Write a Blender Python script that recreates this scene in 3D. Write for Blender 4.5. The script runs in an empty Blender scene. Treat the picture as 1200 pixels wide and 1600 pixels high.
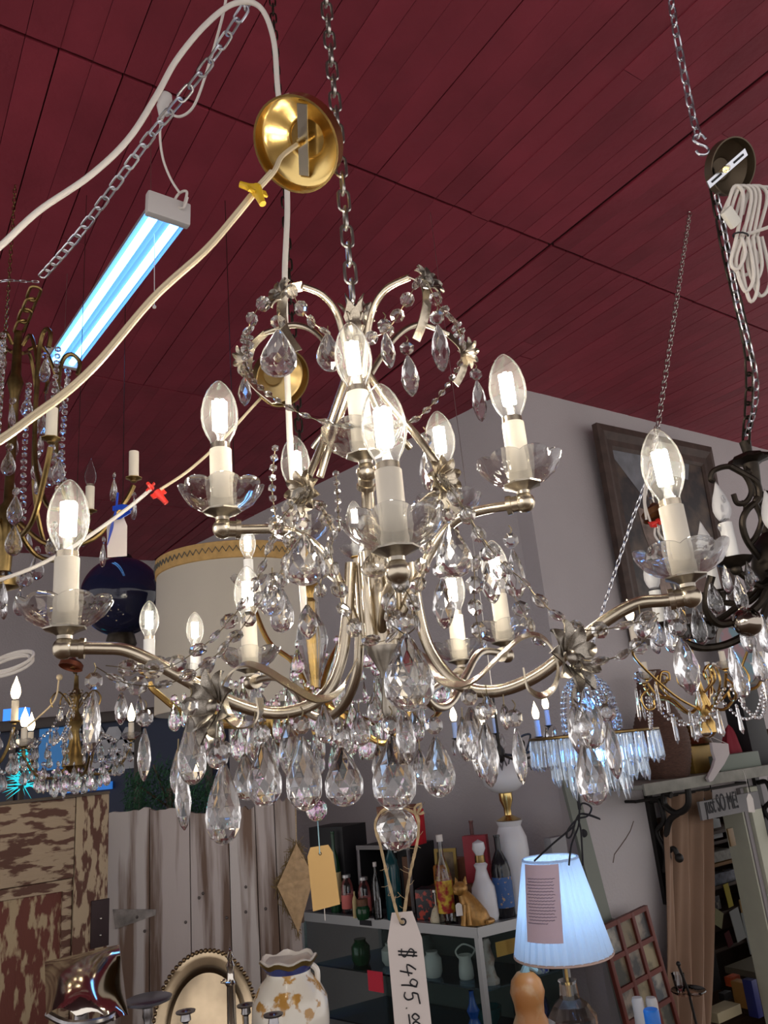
import bpy, bmesh, math, random
from mathutils import Vector, Matrix, Euler
random.seed(7)
SC = bpy.context.scene
COL = SC.collection
PI = math.pi

# ---------------------------------------------------------------- camera
FPX = 1200.0                                    # focal length in pixels of the 1200 x 1600 frame
CAMZ = 1.85
_n = Vector((-360, 3800, 1200)).normalized()    # direction of the zenith in camera axes (right, up, forward)
FW = Vector((0, math.sqrt(1 - _n.z * _n.z), _n.z))
_h = Vector((1, 0, 0)); _u = _h.cross(FW)
_s = _n.x / _u.z; _c = math.sqrt(1 - _s * _s)
RT = _c * _h + _s * _u
UP = -_s * _h + _c * _u
C0 = Vector((0, 0, CAMZ))
cam = bpy.data.cameras.new('camera')
cam.sensor_fit = 'HORIZONTAL'; cam.sensor_width = 36.0; cam.lens = 36.0; cam.clip_start = 0.02
camo = bpy.data.objects.new('camera', cam); COL.objects.link(camo)
camo.matrix_world = Matrix(((RT.x, UP.x, -FW.x, C0.x), (RT.y, UP.y, -FW.y, C0.y), (RT.z, UP.z, -FW.z, C0.z), (0, 0, 0, 1)))
SC.camera = camo

# ---------------------------------------------------------------- world and view
w = bpy.data.worlds.new('dim_shop_daylight'); SC.world = w; w.use_nodes = True
w.node_tree.nodes['Background'].inputs[0].default_value = (1.0, 0.95, 0.93, 1)
w.node_tree.nodes['Background'].inputs[1].default_value = 1.3
SC.view_settings.view_transform = 'Standard'; SC.view_settings.look = 'None'
SC.view_settings.gamma = 1.0; SC.view_settings.exposure = 0.0
SC.view_settings.use_curve_mapping = False
SC.cycles.max_bounces = 14; SC.cycles.transmission_bounces = 12; SC.cycles.transparent_max_bounces = 32
SC.cycles.glossy_bounces = 5; SC.cycles.diffuse_bounces = 3
SC.cycles.sample_clamp_indirect = 8.0
BULB = 210.0      # filament emission of the clear lit bulbs
TUBE = 8.0        # fluorescent tubes

# ---------------------------------------------------------------- pixel helpers (a pixel is only a direction)
def ray(x, y): return RT * ((x - 600) / FPX) + UP * ((800 - y) / FPX) + FW
def D(x, y, d): return C0 + ray(x, y) * d                      # at a depth along the view axis
def P(x, y, Y):                                                # on the upright plane at distance Y in front of the camera
    r = ray(x, y); return C0 + r * (Y / r.y)
def Zp(x, y, z):                                               # on a level surface at height z
    r = ray(x, y); return C0 + r * ((z - CAMZ) / r.z)
def depth(p): return (p - C0).dot(FW)
def pxs(p): return depth(p) / FPX                              # metres per pixel at p
A35 = math.radians(35)
E1 = Vector((math.cos(A35), math.sin(A35), 0)); E2 = Vector((-math.sin(A35), math.cos(A35), 0))
def AB(a, b, z=0): return E1 * a + E2 * b + Vector((0, 0, z))  # the shop's own axes
CEIL = CAMZ + 2.1
WB = 3.04                                                      # office front wall
def WR(x, y, off=0.0):                                         # on the office front wall, off metres towards the room
    r = ray(x, y); t = (WB - off - C0.dot(E2)) / r.dot(E2); return C0 + r * t

# ---------------------------------------------------------------- materials
MT = {}
def mat(name, col, rough=0.5, metal=0.0, trans=0.0, ior=1.45, emit=None, es=0.0, var=0.0, vscale=8.0, col2=None, thr=None,
        stretch=(1, 1, 1), bump=0.0, bscale=40.0, coat=0.0, film=0.0, coord='Object', soft=0.08, sheen=0.0, transl=0.0, alpha=1.0):
    if name in MT: return MT[name]
    m = bpy.data.materials.new(name); m.use_nodes = True; nt = m.node_tree; b = nt.nodes['Principled BSDF']
    c = tuple(col) + (1,) if len(col) == 3 else col
    b.inputs['Base Color'].default_value = c; b.inputs['Roughness'].default_value = rough
    b.inputs['Metallic'].default_value = metal; b.inputs['IOR'].default_value = ior
    b.inputs['Transmission Weight'].default_value = trans; b.inputs['Coat Weight'].default_value = coat
    b.inputs['Sheen Weight'].default_value = sheen; b.inputs['Alpha'].default_value = alpha
    if film: b.inputs['Thin Film Thickness'].default_value = film; b.inputs['Thin Film IOR'].default_value = 2.5
    if emit: b.inputs['Emission Color'].default_value = tuple(emit) + (1,); b.inputs['Emission Strength'].default_value = es
    if var or col2 or bump:
        tc = nt.nodes.new('ShaderNodeTexCoord'); mp = nt.nodes.new('ShaderNodeMapping')
        mp.inputs['Scale'].default_value = stretch; nt.links.new(tc.outputs[coord], mp.inputs['Vector'])
        if coord == 'Object':
            oi = nt.nodes.new('ShaderNodeObjectInfo'); vm = nt.nodes.new('ShaderNodeVectorMath'); vm.operation = 'MULTIPLY'
            vm.inputs[1].default_value = (37, 53, 71); nt.links.new(oi.outputs['Random'], vm.inputs[0]); nt.links.new(vm.outputs[0], mp.inputs['Location'])
        nz = nt.nodes.new('ShaderNodeTexNoise'); nz.inputs['Scale'].default_value = vscale; nz.inputs['Detail'].default_value = 6
        nt.links.new(mp.outputs[0], nz.inputs['Vector'])
        if col2 or var:
            rp = nt.nodes.new('ShaderNodeValToRGB'); e = rp.color_ramp.elements
            if col2:
                t = 0.5 if thr is None else thr
                e[0].position = t - soft; e[1].position = t + soft; e[0].color = c; e[1].color = tuple(col2) + (1,)
            else:
                e[0].position = 0.3; e[1].position = 0.7
                e[0].color = tuple(v * (1 - var) for v in c[:3]) + (1,); e[1].color = tuple(min(1, v * (1 + var)) for v in c[:3]) + (1,)
            nt.links.new(nz.outputs['Fac'], rp.inputs[0]); nt.links.new(rp.outputs[0], b.inputs['Base Color'])
        if bump:
            n2 = nt.nodes.new('ShaderNodeTexNoise'); n2.inputs['Scale'].default_value = bscale; n2.inputs['Detail'].default_value = 4
            nt.links.new(mp.outputs[0], n2.inputs['Vector'])
            bp = nt.nodes.new('ShaderNodeBump'); bp.inputs['Strength'].default_value = bump; bp.inputs['Distance'].default_value = 0.01
            nt.links.new(n2.outputs['Fac'], bp.inputs['Height']); nt.links.new(bp.outputs[0], b.inputs['Normal'])
    if transl:
        tr = nt.nodes.new('ShaderNodeBsdfTranslucent'); tr.inputs[0].default_value = c
        mx = nt.nodes.new('ShaderNodeMixShader'); mx.inputs[0].default_value = transl
        nt.links.new(b.outputs[0], mx.inputs[1]); nt.links.new(tr.outputs[0], mx.inputs[2])
        nt.links.new(mx.outputs[0], nt.nodes['Material Output'].inputs['Surface'])
    MT[name] = m; return m
def clear(name, tint=(1, 1, 1), edge=0.35, rough=0.02, gl=(1, 1, 1), haze=0.0):
    """thin clear glass: light goes straight through, the rim reflects"""
    if name in MT: return MT[name]
    m = bpy.data.materials.new(name); m.use_nodes = True; nt = m.node_tree; nt.nodes.remove(nt.nodes['Principled BSDF'])
    t = nt.nodes.new('ShaderNodeBsdfTransparent'); t.inputs[0].default_value = tuple(tint) + (1,)
    g = nt.nodes.new('ShaderNodeBsdfGlossy'); g.inputs['Roughness'].default_value = rough; g.inputs[0].default_value = tuple(gl) + (1,)
    lw = nt.nodes.new('ShaderNodeLayerWeight'); lw.inputs[0].default_value = edge
    mx = nt.nodes.new('ShaderNodeMixShader')
    nt.links.new(lw.outputs['Fresnel'], mx.inputs[0]); nt.links.new(t.outputs[0], mx.inputs[1]); nt.links.new(g.outputs[0], mx.inputs[2])
    out = mx
    if haze:                                    # scatter added to the clear glass so a lit bulb glows to its edges
        tr = nt.nodes.new('ShaderNodeBsdfTranslucent'); df = nt.nodes.new('ShaderNodeBsdfDiffuse'); m1 = nt.nodes.new('ShaderNodeMixShader'); m1.inputs[0].default_value = 0.75
        nt.links.new(df.outputs[0], m1.inputs[1]); nt.links.new(tr.outputs[0], m1.inputs[2])
        m2 = nt.nodes.new('ShaderNodeMixShader'); m2.inputs[0].default_value = haze
        nt.links.new(mx.outputs[0], m2.inputs[1]); nt.links.new(m1.outputs[0], m2.inputs[2]); out = m2
    nt.links.new(out.outputs[0], nt.nodes['Material Output'].inputs['Surface'])
    MT[name] = m; return m
def crystal(name, col=(1, 1, 1), ior=1.56, film=0.0, milk=0.0):
    """cut lead glass; milk = share of light that the cut facets let straight through"""
    m = mat(name, col, rough=0.0, trans=1.0, ior=ior, film=film)
    if milk:
        nt = m.node_tree; b = nt.nodes['Principled BSDF']
        t = nt.nodes.new('ShaderNodeBsdfTransparent'); t.inputs[0].default_value = (0.96, 0.96, 0.97, 1)
        mx = nt.nodes.new('ShaderNodeMixShader'); mx.inputs[0].default_value = milk
        nt.links.new(b.outputs[0], mx.inputs[1]); nt.links.new(t.outputs[0], mx.inputs[2])
        nt.links.new(mx.outputs[0], nt.nodes['Material Output'].inputs['Surface'])
    return m

CRY = crystal('cut_crystal', (1.0, 1.0, 1.0), 1.62, milk=0.12)
CRYAB = crystal('iridescent_crystal', (1.0, 1.0, 1.0), 1.58, film=520)
CRYB = crystal('cut_crystal_plain', (0.97, 0.98, 1.0), 1.52, milk=0.2)
BGLASS = clear('bulb_glass', (0.98, 0.99, 1.0), 0.10, haze=0.010)
BOBG = crystal('bobeche_glass', (0.985, 1.0, 0.985), 1.46, milk=0.35)
NICKEL = mat('brushed_champagne_metal', (0.53, 0.465, 0.365), 0.27, 1.0, var=0.12, vscale=30)
DNICK = mat('tarnished_metal', (0.30, 0.27, 0.23), 0.34, 1.0, var=0.35, vscale=60)
SILV = mat('chain_steel', (0.52, 0.50, 0.46), 0.28, 1.0)
GALV = mat('galvanized_steel', (0.60, 0.62, 0.68), 0.30, 1.0)
BRASS = mat('brass', (0.66, 0.48, 0.19), 0.22, 1.0, var=0.15, vscale=20)
GOLD = mat('gilt', (0.58, 0.38, 0.13), 0.24, 1.0)
ABRASS = mat('antique_brass', (0.22, 0.15, 0.06), 0.34, 1.0, var=0.4, vscale=40)
BRONZE = mat('dark_bronze', (0.035, 0.028, 0.022), 0.45, 0.85, var=0.4, vscale=40)
IRON = mat('black_iron', (0.018, 0.016, 0.015), 0.5, 0.3)
CREAM = mat('cream_sleeve', (0.72, 0.66, 0.56), 0.45)
WSLEEVE = mat('white_sleeve', (0.72, 0.72, 0.72), 0.45)
WCORD = mat('white_cord', (0.68, 0.64, 0.60), 0.45)
TCORD = mat('clear_gold_cord', (0.62, 0.52, 0.36), 0.35)
FIL = mat('led_filament', (1, 1, 1), 0.5, emit=(1.0, 0.88, 0.70), es=BULB)
FILW = mat('lit_flame_bulb', (1, 1, 1), 0.5, emit=(1.0, 0.78, 0.48), es=7.0)
FROST = mat('frosted_bulb', (0.78, 0.78, 0.80), 0.35, transl=0.3)
WIRE = mat('wire_pin', (0.20, 0.16, 0.10), 0.4, 1.0)

# ---------------------------------------------------------------- mesh helpers
class MB:
    def __init__(s): s.v = []; s.f = []
    def add(s, v, f):
        k = len(s.v); s.v += [tuple(q) for q in v]; s.f += [tuple(i + k for i in q) for q in f]; return s
    def box(s, x0, x1, y0, y1, z0, z1, M=None):
        v = [Vector(q) for q in ((x0, y0, z0), (x1, y0, z0), (x1, y1, z0), (x0, y1, z0), (x0, y0, z1), (x1, y0, z1), (x1, y1, z1), (x0, y1, z1))]
        if M: v = [M @ q for q in v]
        return s.add(v, [(0, 3, 2, 1), (4, 5, 6, 7), (0, 1, 5, 4), (1, 2, 6, 5), (2, 3, 7, 6), (3, 0, 4, 7)])
    def tube(s, pts, r, ns=8, closed=False, flat=None, cap=True):
        """r number or list; flat = (w, t) makes a band w wide along the binormal"""
        pts = [Vector(p) for p in pts]; n = len(pts); k0 = len(s.v); nrm = None; rings = 0
        for i, p in enumerate(pts):
            a = pts[(i - 1) % n] if (closed or i > 0) else p; b = pts[(i + 1) % n] if (closed or i < n - 1) else p
            t = (b - a)
            if t.length < 1e-9: t = Vector((0, 0, 1))
            t.normalize()
            if nrm is None:
                ref = Vector((0, 0, 1)) if abs(t.z) < 0.9 else Vector((1, 0, 0)); nrm = (ref - t * ref.dot(t)).normalized()
            else:
                nrm = nrm - t * nrm.dot(t)
                nrm = nrm.normalized() if nrm.length > 1e-6 else t.orthogonal().normalized()
            bi = t.cross(nrm); rr = r[i] if isinstance(r, (list, tuple)) else r
            for j in range(ns):
                q = 2 * PI * j / ns
                s.v.append(tuple(p + nrm * (rr * math.cos(q)) + bi * (rr * math.sin(q))))
        m = n if closed else n - 1
        for i in range(m):
            for j in range(ns):
                a = k0 + i * ns + j; b = k0 + i * ns + (j + 1) % ns; i2 = (i + 1) % n
                s.f.append((a, b, k0 + i2 * ns + (j + 1) % ns, k0 + i2 * ns + j))
        if cap and not closed:
            s.f.append(tuple(k0 + j for j in reversed(range(ns)))); s.f.append(tuple(k0 + (n - 1) * ns + j for j in range(ns)))
        return s
    def band(s, pts, wdir, w, t):
        """flat metal strip along pts, w wide along wdir, t thick"""
        pts = [Vector(p) for p in pts]; n = len(pts); k0 = len(s.v)
        for i, p in enumerate(pts):
            tg = (pts[min(i + 1, n - 1)] - pts[max(i - 1, 0)]).normalized()
            wd = Vector(wdir); wd = (wd - tg * wd.dot(tg)).normalized(); nn = tg.cross(wd)
            for a, b in ((-1, -1), (1, -1), (1, 1), (-1, 1)): s.v.append(tuple(p + wd * (a * w / 2) + nn * (b * t / 2)))
        for i in range(n - 1):
            for j in range(4):
                a = k0 + i * 4 + j; b = k0 + i * 4 + (j + 1) % 4; s.f.append((a, b, b + 4, a + 4))
        s.f.append((k0 + 3, k0 + 2, k0 + 1, k0)); e = k0 + (n - 1) * 4; s.f.append((e, e + 1, e + 2, e + 3)); return s
    def lathe(s, prof, seg=24, fn=None, M=None, closed=False):
        """prof = [(r, z)...]; fn(theta, i, r, z) -> (r, z)"""
        k0 = len(s.v); n = len(prof)
        for i, (r, z) in enumerate(prof):
            for j in range(seg):
                th = 2 * PI * j / seg; rr, zz = fn(th, i, r, z) if fn else (r, z)
                q = Vector((rr * math.cos(th), rr * math.sin(th), zz)); s.v.append(tuple(M @ q if M else q))
        for i in range(n - 1 + (1 if closed else 0)):
            i2 = (i + 1) % n
            for j in range(seg):
                j2 = (j + 1) % seg; s.f.append((k0 + i * seg + j, k0 + i * seg + j2, k0 + i2 * seg + j2, k0 + i2 * seg + j))
        if not closed:
            if prof[0][0] > 1e-6: s.f.append(tuple(k0 + j for j in reversed(range(seg))))
            if prof[-1][0] > 1e-6: s.f.append(tuple(k0 + (n - 1) * seg + j for j in range(seg)))
        return s
    def prism(s, poly, t, M=None):
        """outline in x, z with thickness t along y"""
        n = len(poly); v = [Vector((x, -t / 2, z)) for x, z in poly] + [Vector((x, t / 2, z)) for x, z in poly]
        if M: v = [M @ q for q in v]
        return s.add(v, [tuple(range(n)), tuple(reversed(range(n, 2 * n)))] + [(i, i + n, (i + 1) % n + n, (i + 1) % n) for i in range(n)])
    def sphere(s, c, r, seg=12, rings=8, sc=(1, 1, 1)):
        prof = [(r * math.sin(PI * i / rings), -r * math.cos(PI * i / rings)) for i in range(rings + 1)]
        M = Matrix.Translation(c) @ Matrix.Diagonal((sc[0], sc[1], sc[2], 1)); return s.lathe(prof, seg, M=M)
    def mesh(s, name, smooth=True, bevel=0.0):
        me = bpy.data.meshes.new(name); me.from_pydata(s.v, [], s.f)
        bm = bmesh.new(); bm.from_mesh(me); bmesh.ops.remove_doubles(bm, verts=bm.verts, dist=1e-6)
        if bevel: bmesh.ops.bevel(bm, geom=list(bm.edges), offset=bevel, segments=2, affect='EDGES', profile=0.6)
        bmesh.ops.recalc_face_normals(bm, faces=bm.faces); bm.to_mesh(me); bm.free()
        if smooth:
            me.shade_smooth(); me.set_sharp_from_angle(angle=math.radians(42))
        me.update(); return me

def curve(pts, n=6):
    """Catmull-Rom through the points"""
    p = [Vector(q) for q in pts]; out = []
    for i in range(len(p) - 1):
        a = p[max(i - 1, 0)]; b = p[i]; c = p[i + 1]; d = p[min(i + 2, len(p) - 1)]
        for k in range(n):
            t = k / n; out.append(0.5 * ((2 * b) + (c - a) * t + (2 * a - 5 * b + 4 * c - d) * t * t + (3 * b - a - 3 * c + d) * t ** 3))
    out.append(p[-1]); return out
def resample(pts, step):
    out = [pts[0].copy()]; acc = 0.0; last = pts[0].copy()
    for q in pts[1:]:
        seg = q - last; L = seg.length
        while acc + L >= step and L > 1e-9:
            f = (step - acc) / L; last = last + seg * f; out.append(last.copy()); seg = q - last; L = seg.length; acc = 0.0
        acc += L; last = q.copy()
    return out

WM = {}
def link(o, parent, M):
    COL.objects.link(o); WM[o.name] = M
    if parent is not None: o.parent = parent; o.matrix_basis = WM[parent.name].inverted() @ M
    else: o.matrix_basis = M
    return o
def thing(name, label, cat, loc=(0, 0, 0), group=None):
    o = bpy.data.objects.new(name, None); o.empty_display_size = 0.02
    o['label'] = label; o['category'] = cat
    if group: o['group'] = group
    return link(o, None, Matrix.Translation(Vector(loc)))
def put(name, me, m, parent=None, M=None, label=None, cat=None, group=None, kind=None):
    """one mesh object at world matrix M"""
    if isinstance(me, MB): me = me.mesh(name)
    if m is not None:
        if len(me.materials) == 0: me.materials.append(m)
        elif me.materials[0] != m: me = me.copy(); me.materials.clear(); me.materials.append(m)
    o = bpy.data.objects.new(name, me)
    if label: o['label'] = label
    if cat: o['category'] = cat
    if group: o['group'] = group
    if kind: o['kind'] = kind
    return link(o, parent, M if M is not None else Matrix.Identity(4))
def T(p, rz=0.0, s=1.0, rx=0.0, ry=0.0):
    sc = s if isinstance(s, (tuple, list)) else (s, s, s)
    return Matrix.Translation(Vector(p)) @ Euler((rx, ry, rz)).to_matrix().to_4x4() @ Matrix.Diagonal((sc[0], sc[1], sc[2], 1))
def frame(p, z, x=None, s=1.0):
    """matrix whose z axis is z (and x axis near x)"""
    z = Vector(z).normalized(); x = Vector(x) if x is not None else z.orthogonal()
    x = (x - z * x.dot(z)); x = x.normalized() if x.length > 1e-6 else z.orthogonal().normalized(); y = z.cross(x)
    sc = s if isinstance(s, (tuple, list)) else (s, s, s)
    return Matrix(((x.x * sc[0], y.x * sc[1], z.x * sc[2], p[0]), (x.y * sc[0], y.y * sc[1], z.y * sc[2], p[1]), (x.z * sc[0], y.z * sc[1], z.z * sc[2], p[2]), (0, 0, 0, 1)))
def structure(name, mb, m, parent=None, M=None, bevel=0.0):
    o = put(name, mb.mesh(name, True, bevel) if isinstance(mb, MB) else mb, m, parent, M)
    if parent is None: o['kind'] = 'structure'
    return o

# ---------------------------------------------------------------- the room
RED = mat('red_painted_board', (0.25, 0.030, 0.050), 0.6, var=0.22, vscale=2.5, bump=0.25, bscale=25, stretch=(1, 1, 1))
REDD = mat('red_painted_board_dark', (0.045, 0.008, 0.013), 0.8, var=0.2, vscale=3)
WALLM = mat('grey_plaster', (0.45, 0.42, 0.425), 0.75, var=0.06, vscale=1.6, bump=0.3, bscale=60)
FLOORM = mat('old_wood_floor', (0.16, 0.10, 0.06), 0.5, var=0.3, vscale=6, stretch=(1, 8, 1))
M35 = Matrix.Rotation(A35, 4, 'Z')              # local x, y = shop axes a, b
AMIN, AMAX, BMIN = -1.6, 7.2, -2.2
ceiling = structure('ceiling', MB().box(AMIN - 3, AMAX + 1, BMIN - 2, 7.75, CEIL, CEIL + 0.12), REDD, M=M35)
PW = 0.094
pk = {}
seams = [0.12, 1.91, 3.885, 5.86, 7.55]
row = 0; a = -0.62
while a < 6.5:
    for si in range(len(seams) - 1):
        b0, b1 = seams[si], seams[si + 1]
        if a > 3.1 and b0 > 2: continue
        if a < 0.3 and b0 < 1 and a < -0.2: continue
        if a > 3.1 and b1 > 3: b1 = 3.3
        if abs(a + PW / 2 - 2.32) < PW / 2: gap = 0.022
        else: gap = random.choice([0.0012, 0.0018, 0.003, 0.0045])
        spl = [b0 + 0.006, b1 - 0.006]
        if random.random() < 0.22 and b1 - b0 > 1.5: spl.insert(1, b0 + random.uniform(0.5, 1.2))
        for k in range(len(spl) - 1):
            L = spl[k + 1] - spl[k] - 0.002; key = (round(L, 2), gap)
            if key not in pk:
                pk[key] = MB().box(0, PW - gap, 0, L, -0.014, 0.0).mesh('plank', False)
            o = put('plank', pk[key], RED, ceiling, M35 @ Matrix.Translation((a, spl[k], CEIL - random.uniform(0.0, 0.0025))))
    a += PW; row += 1
structure('floor', MB().box(AMIN - 3, AMAX + 1, BMIN - 2, 7.75, -0.1, 0.0), FLOORM, M=M35)
# outer corner of the back office: its two walls and the far shop wall
KA, FA = 3.18, 2.45
OPEN_A0, OPEN_A1, OPEN_Z = 0, 0, 0
def abz(p): return p.dot(E1), p.dot(E2), p.z
oL = abz(WR(1040, 1350)); oR = abz(WR(1164, 1300)); oT = abz(WR(1110, 1262))
oa0, oa1, oz = oL[0] - 0.05, oR[0], oT[2]
wr = MB()
wr.box(KA, oa0, WB, WB + 0.12, 0, CEIL); wr.box(oa0, oa1, WB, WB + 0.12, oz, CEIL); wr.box(oa1, AMAX + 0.6, WB, WB + 0.12, 0, CEIL)
wall_right = structure('wall_right', wr, WALLM, M=M35)
wl = MB(); dv = Vector((FA - KA, 7.55 - WB, 0)); nv = Vector((dv.y, -dv.x, 0)).normalized() * 0.12
def quadbox(mb, p, q, n, z0, z1):
    v = [Vector((p.x, p.y, z0)), Vector((q.x, q.y, z0)), Vector((q.x + n.x, q.y + n.y, z0)), Vector((p.x + n.x, p.y + n.y, z0))]
    v += [Vector((k.x, k.y, z1)) for k in v]
    return mb.add(v, [(0, 3, 2, 1), (4, 5, 6, 7), (0, 1, 5, 4), (1, 2, 6, 5), (2, 3, 7, 6), (3, 0, 4, 7)])
quadbox(wl, Vector((KA, WB + 0.121, 0)), Vector((FA, 7.55, 0)), nv, 0, CEIL)
structure('wall_left', wl, WALLM, M=M35)
structure('wall_back', MB().box(AMIN - 3, FA + 0.3, 7.55, 7.67, 0, CEIL), WALLM, M=M35)
# ---------------------------------------------------------------- shared pieces of the chandeliers
def ringgem(prof, n=10, flat=0.5, table=0.0):
    """faceted drop: rings turned half a step against each other; unit height hanging from the origin, unit width"""
    v = []; f = []
    for i, (r, z) in enumerate(prof):
        for j in range(n):
            th = 2 * PI * (j + 0.5 * (i % 2)) / n; v.append((0.5 * r * math.cos(th), 0.5 * r * flat * math.sin(th), z))
    for i in range(len(prof) - 1):
        for j in range(n):
            j2 = (j + 1) % n; a, b = i * n + j, i * n + j2; c, d = (i + 1) * n + j, (i + 1) * n + j2
            if i % 2 == 0: f += [(a, b, c), (b, d, c)]
            else: f += [(a, b, d), (a, d, c)]
    f.append(tuple(range(n))); k = (len(prof) - 1) * n; f.append(tuple(k + j for j in range(n)))
    return MB().add(v, f)
TEAR = ringgem([(0.10, 0), (0.24, -0.06), (0.52, -0.22), (0.80, -0.40), (0.96, -0.56), (1.0, -0.68), (0.92, -0.81), (0.68, -0.92), (0.36, -0.98), (0.10, -1.0)], 12, 0.40).mesh('pendant', False)
ALMOND = ringgem([(0.16, 0), (0.42, -0.10), (0.74, -0.26), (0.97, -0.46), (1.0, -0.60), (0.80, -0.80), (0.45, -0.93), (0.10, -1.0)], 8, 0.6).mesh('pendant', False)
PRISM = ringgem([(0.5, 0), (0.62, -0.08), (0.9, -0.85), (0.1, -1.0)], 6, 0.8).mesh('prism_drop', False)
BEAD = MB()
def octbead():
    v = []; prof = [(0.25, -0.17), (0.5, -0.05), (0.5, 0.05), (0.25, 0.17)]; n = 8; f = []
    for i, (r, y) in enumerate(prof):
        for j in range(n):
            th = 2 * PI * (j + 0.5) / n; v.append((r * math.cos(th), y, r * math.sin(th)))
    for i in range(3):
        for j in range(n):
            j2 = (j + 1) % n; f.append((i * n + j, i * n + j2, (i + 1) * n + j2, (i + 1) * n + j))
    f.append(tuple(range(n))); f.append(tuple(3 * n + j for j in range(n))); return MB().add(v, f).mesh('bead', False)
OCT = octbead()
OLIVE = ringgem([(0.15, 0.5), (0.6, 0.3), (1.0, 0.08), (1.0, -0.08), (0.6, -0.3), (0.15, -0.5)], 8, 0.75).mesh('bead', False)
def icoball(name, sub=2):
    me = bpy.data.meshes.new(name); bm = bmesh.new(); bmesh.ops.create_icosphere(bm, subdivisions=sub, radius=0.5); bm.to_mesh(me); bm.free(); return me
BALL = icoball('crystal_ball', 2)
SBEAD = icoball('bead', 1)
def linkmesh(L=1.0, W=0.58, r=0.068, seg=20, ns=6):
    pts = []
    h = L / 2 - W / 2 + r
    for i in range(seg):
        t = 2 * PI * i / seg; x = (W / 2 - r) * math.cos(t); z = (W / 2 - r) * math.sin(t); z += (h if z >= 0 else -h) * (1 if abs(math.sin(t)) > 1e-3 else 0)
        pts.append((x, 0, z))
    return MB().tube(pts, r, ns, closed=True).mesh('chain_link')
LINKM = linkmesh()
LINKF = linkmesh(seg=12, ns=4)
def chain(parent, pts, L, m, mesh=None, name='chain_link', sag=1.0):
    """separate links along a path, alternately turned; L = outer length of a link"""
    mesh = mesh or LINKM; pp = resample([Vector(p) for p in pts], L * 0.84)
    for i in range(len(pp) - 1):
        c = (pp[i] + pp[i + 1]) / 2; z = pp[i + 1] - pp[i]
        x = Vector((1, 0.25, 0)) if i % 2 else Vector((-0.25, 1, 0))
        put(name, mesh, m, parent, frame(c, z, x, L))
def cable(name, pts, r, m, parent=None, label=None, cat=None, ns=8, twin=0.0, n=8, group=None):
    c = curve(pts, n); mb = MB()
    if twin:
        o = Vector((0.3, 0, 0.95)) * twin
        mb.tube([p + o for p in c], r, ns).tube([p - o for p in c], r, ns)
    else: mb.tube(c, r, ns)
    return put(name, mb, m, parent, label=label, cat=cat, group=group)
# candle pieces, metres, origin at the centre of the arm-end ball
def bob_fn(th, i, r, z):
    k = max(0.0, (r - 0.017) / 0.025)
    lobe = abs(math.cos(4 * th)) ** 0.7
    cut = 0.0008 * (abs(math.sin(5 * th + z * 420)) + abs(math.sin(5 * th - z * 420))) * min(1, k * 3)
    return r * (1 - 0.055 * k * (1 - lobe)) - cut, z + 0.0045 * k * k * lobe
_bo = [(0.010, 0.0175), (0.017, 0.0185), (0.026, 0.0215), (0.033, 0.026), (0.0385, 0.0315), (0.0412, 0.036), (0.042, 0.0385)]
_bi = [(0.0412, 0.0393), (0.0385, 0.0365), (0.036, 0.0325), (0.031, 0.0282), (0.025, 0.0242), (0.017, 0.0215), (0.0108, 0.0205)]
BOB = MB().lathe(_bo + _bi, 64, bob_fn, closed=True).mesh('bobeche')
CUPM = MB().lathe([(0.0, 0.006), (0.0065, 0.008), (0.0065, 0.011), (0.010, 0.0135), (0.0175, 0.0165), (0.0178, 0.0178), (0.0, 0.018)], 24,
                  lambda th, i, r, z: (r * (1 + (0.05 * math.cos(16 * th) if 3 <= i <= 5 else 0)), z)).mesh('drip_cup')
ENDB = MB().sphere((0, 0, 0), 0.0098, 16, 10).mesh('arm_ball')
SLEEVE = MB().lathe([(0.0, 0.018), (0.0107, 0.018), (0.0107, 0.0805), (0.0, 0.0805)], 24).mesh('candle_sleeve')
COLLAR = MB().lathe([(0.0, 0.080), (0.0096, 0.080), (0.0096, 0.0865), (0.0, 0.0865)], 20).mesh('bulb_collar')
_bulb = [(0.0094, 0.0865), (0.0098, 0.090), (0.0135, 0.0965), (0.0168, 0.105), (0.0183, 0.114), (0.0181, 0.123), (0.0160, 0.134), (0.0125, 0.143), (0.0080, 0.150), (0.0038, 0.1545), (0.0, 0.1562)]
BULBM = MB().lathe(_bulb, 28).mesh('bulb')
_fl = MB()
for k in range(6):
    q = 2 * PI * k / 6; x, y = 0.0052 * math.cos(q), 0.0052 * math.sin(q)
    _fl.tube([(x, y, 0.102), (x * 1.05, y * 1.05, 0.133)], 0.0021, 5)
FILM = _fl.mesh('filament')
STEMM = MB().lathe([(0.006, 0.087), (0.0035, 0.094), (0.0016, 0.101), (0.0012, 0.130), (0.0, 0.131)], 10).mesh('glass_stem')
_fb = [(0.0085, 0.0865), (0.0125, 0.094), (0.0148, 0.104), (0.0140, 0.115), (0.0105, 0.128), (0.0060, 0.139), (0.0028, 0.149), (0.0, 0.157)]
FLAMEM = MB().lathe(_fb, 18).mesh('flame_bulb')
FILF = MB().lathe([(0.0, 0.100), (0.0045, 0.104), (0.005, 0.112), (0.003, 0.124), (0.0, 0.13)], 8).mesh('filament')
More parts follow.
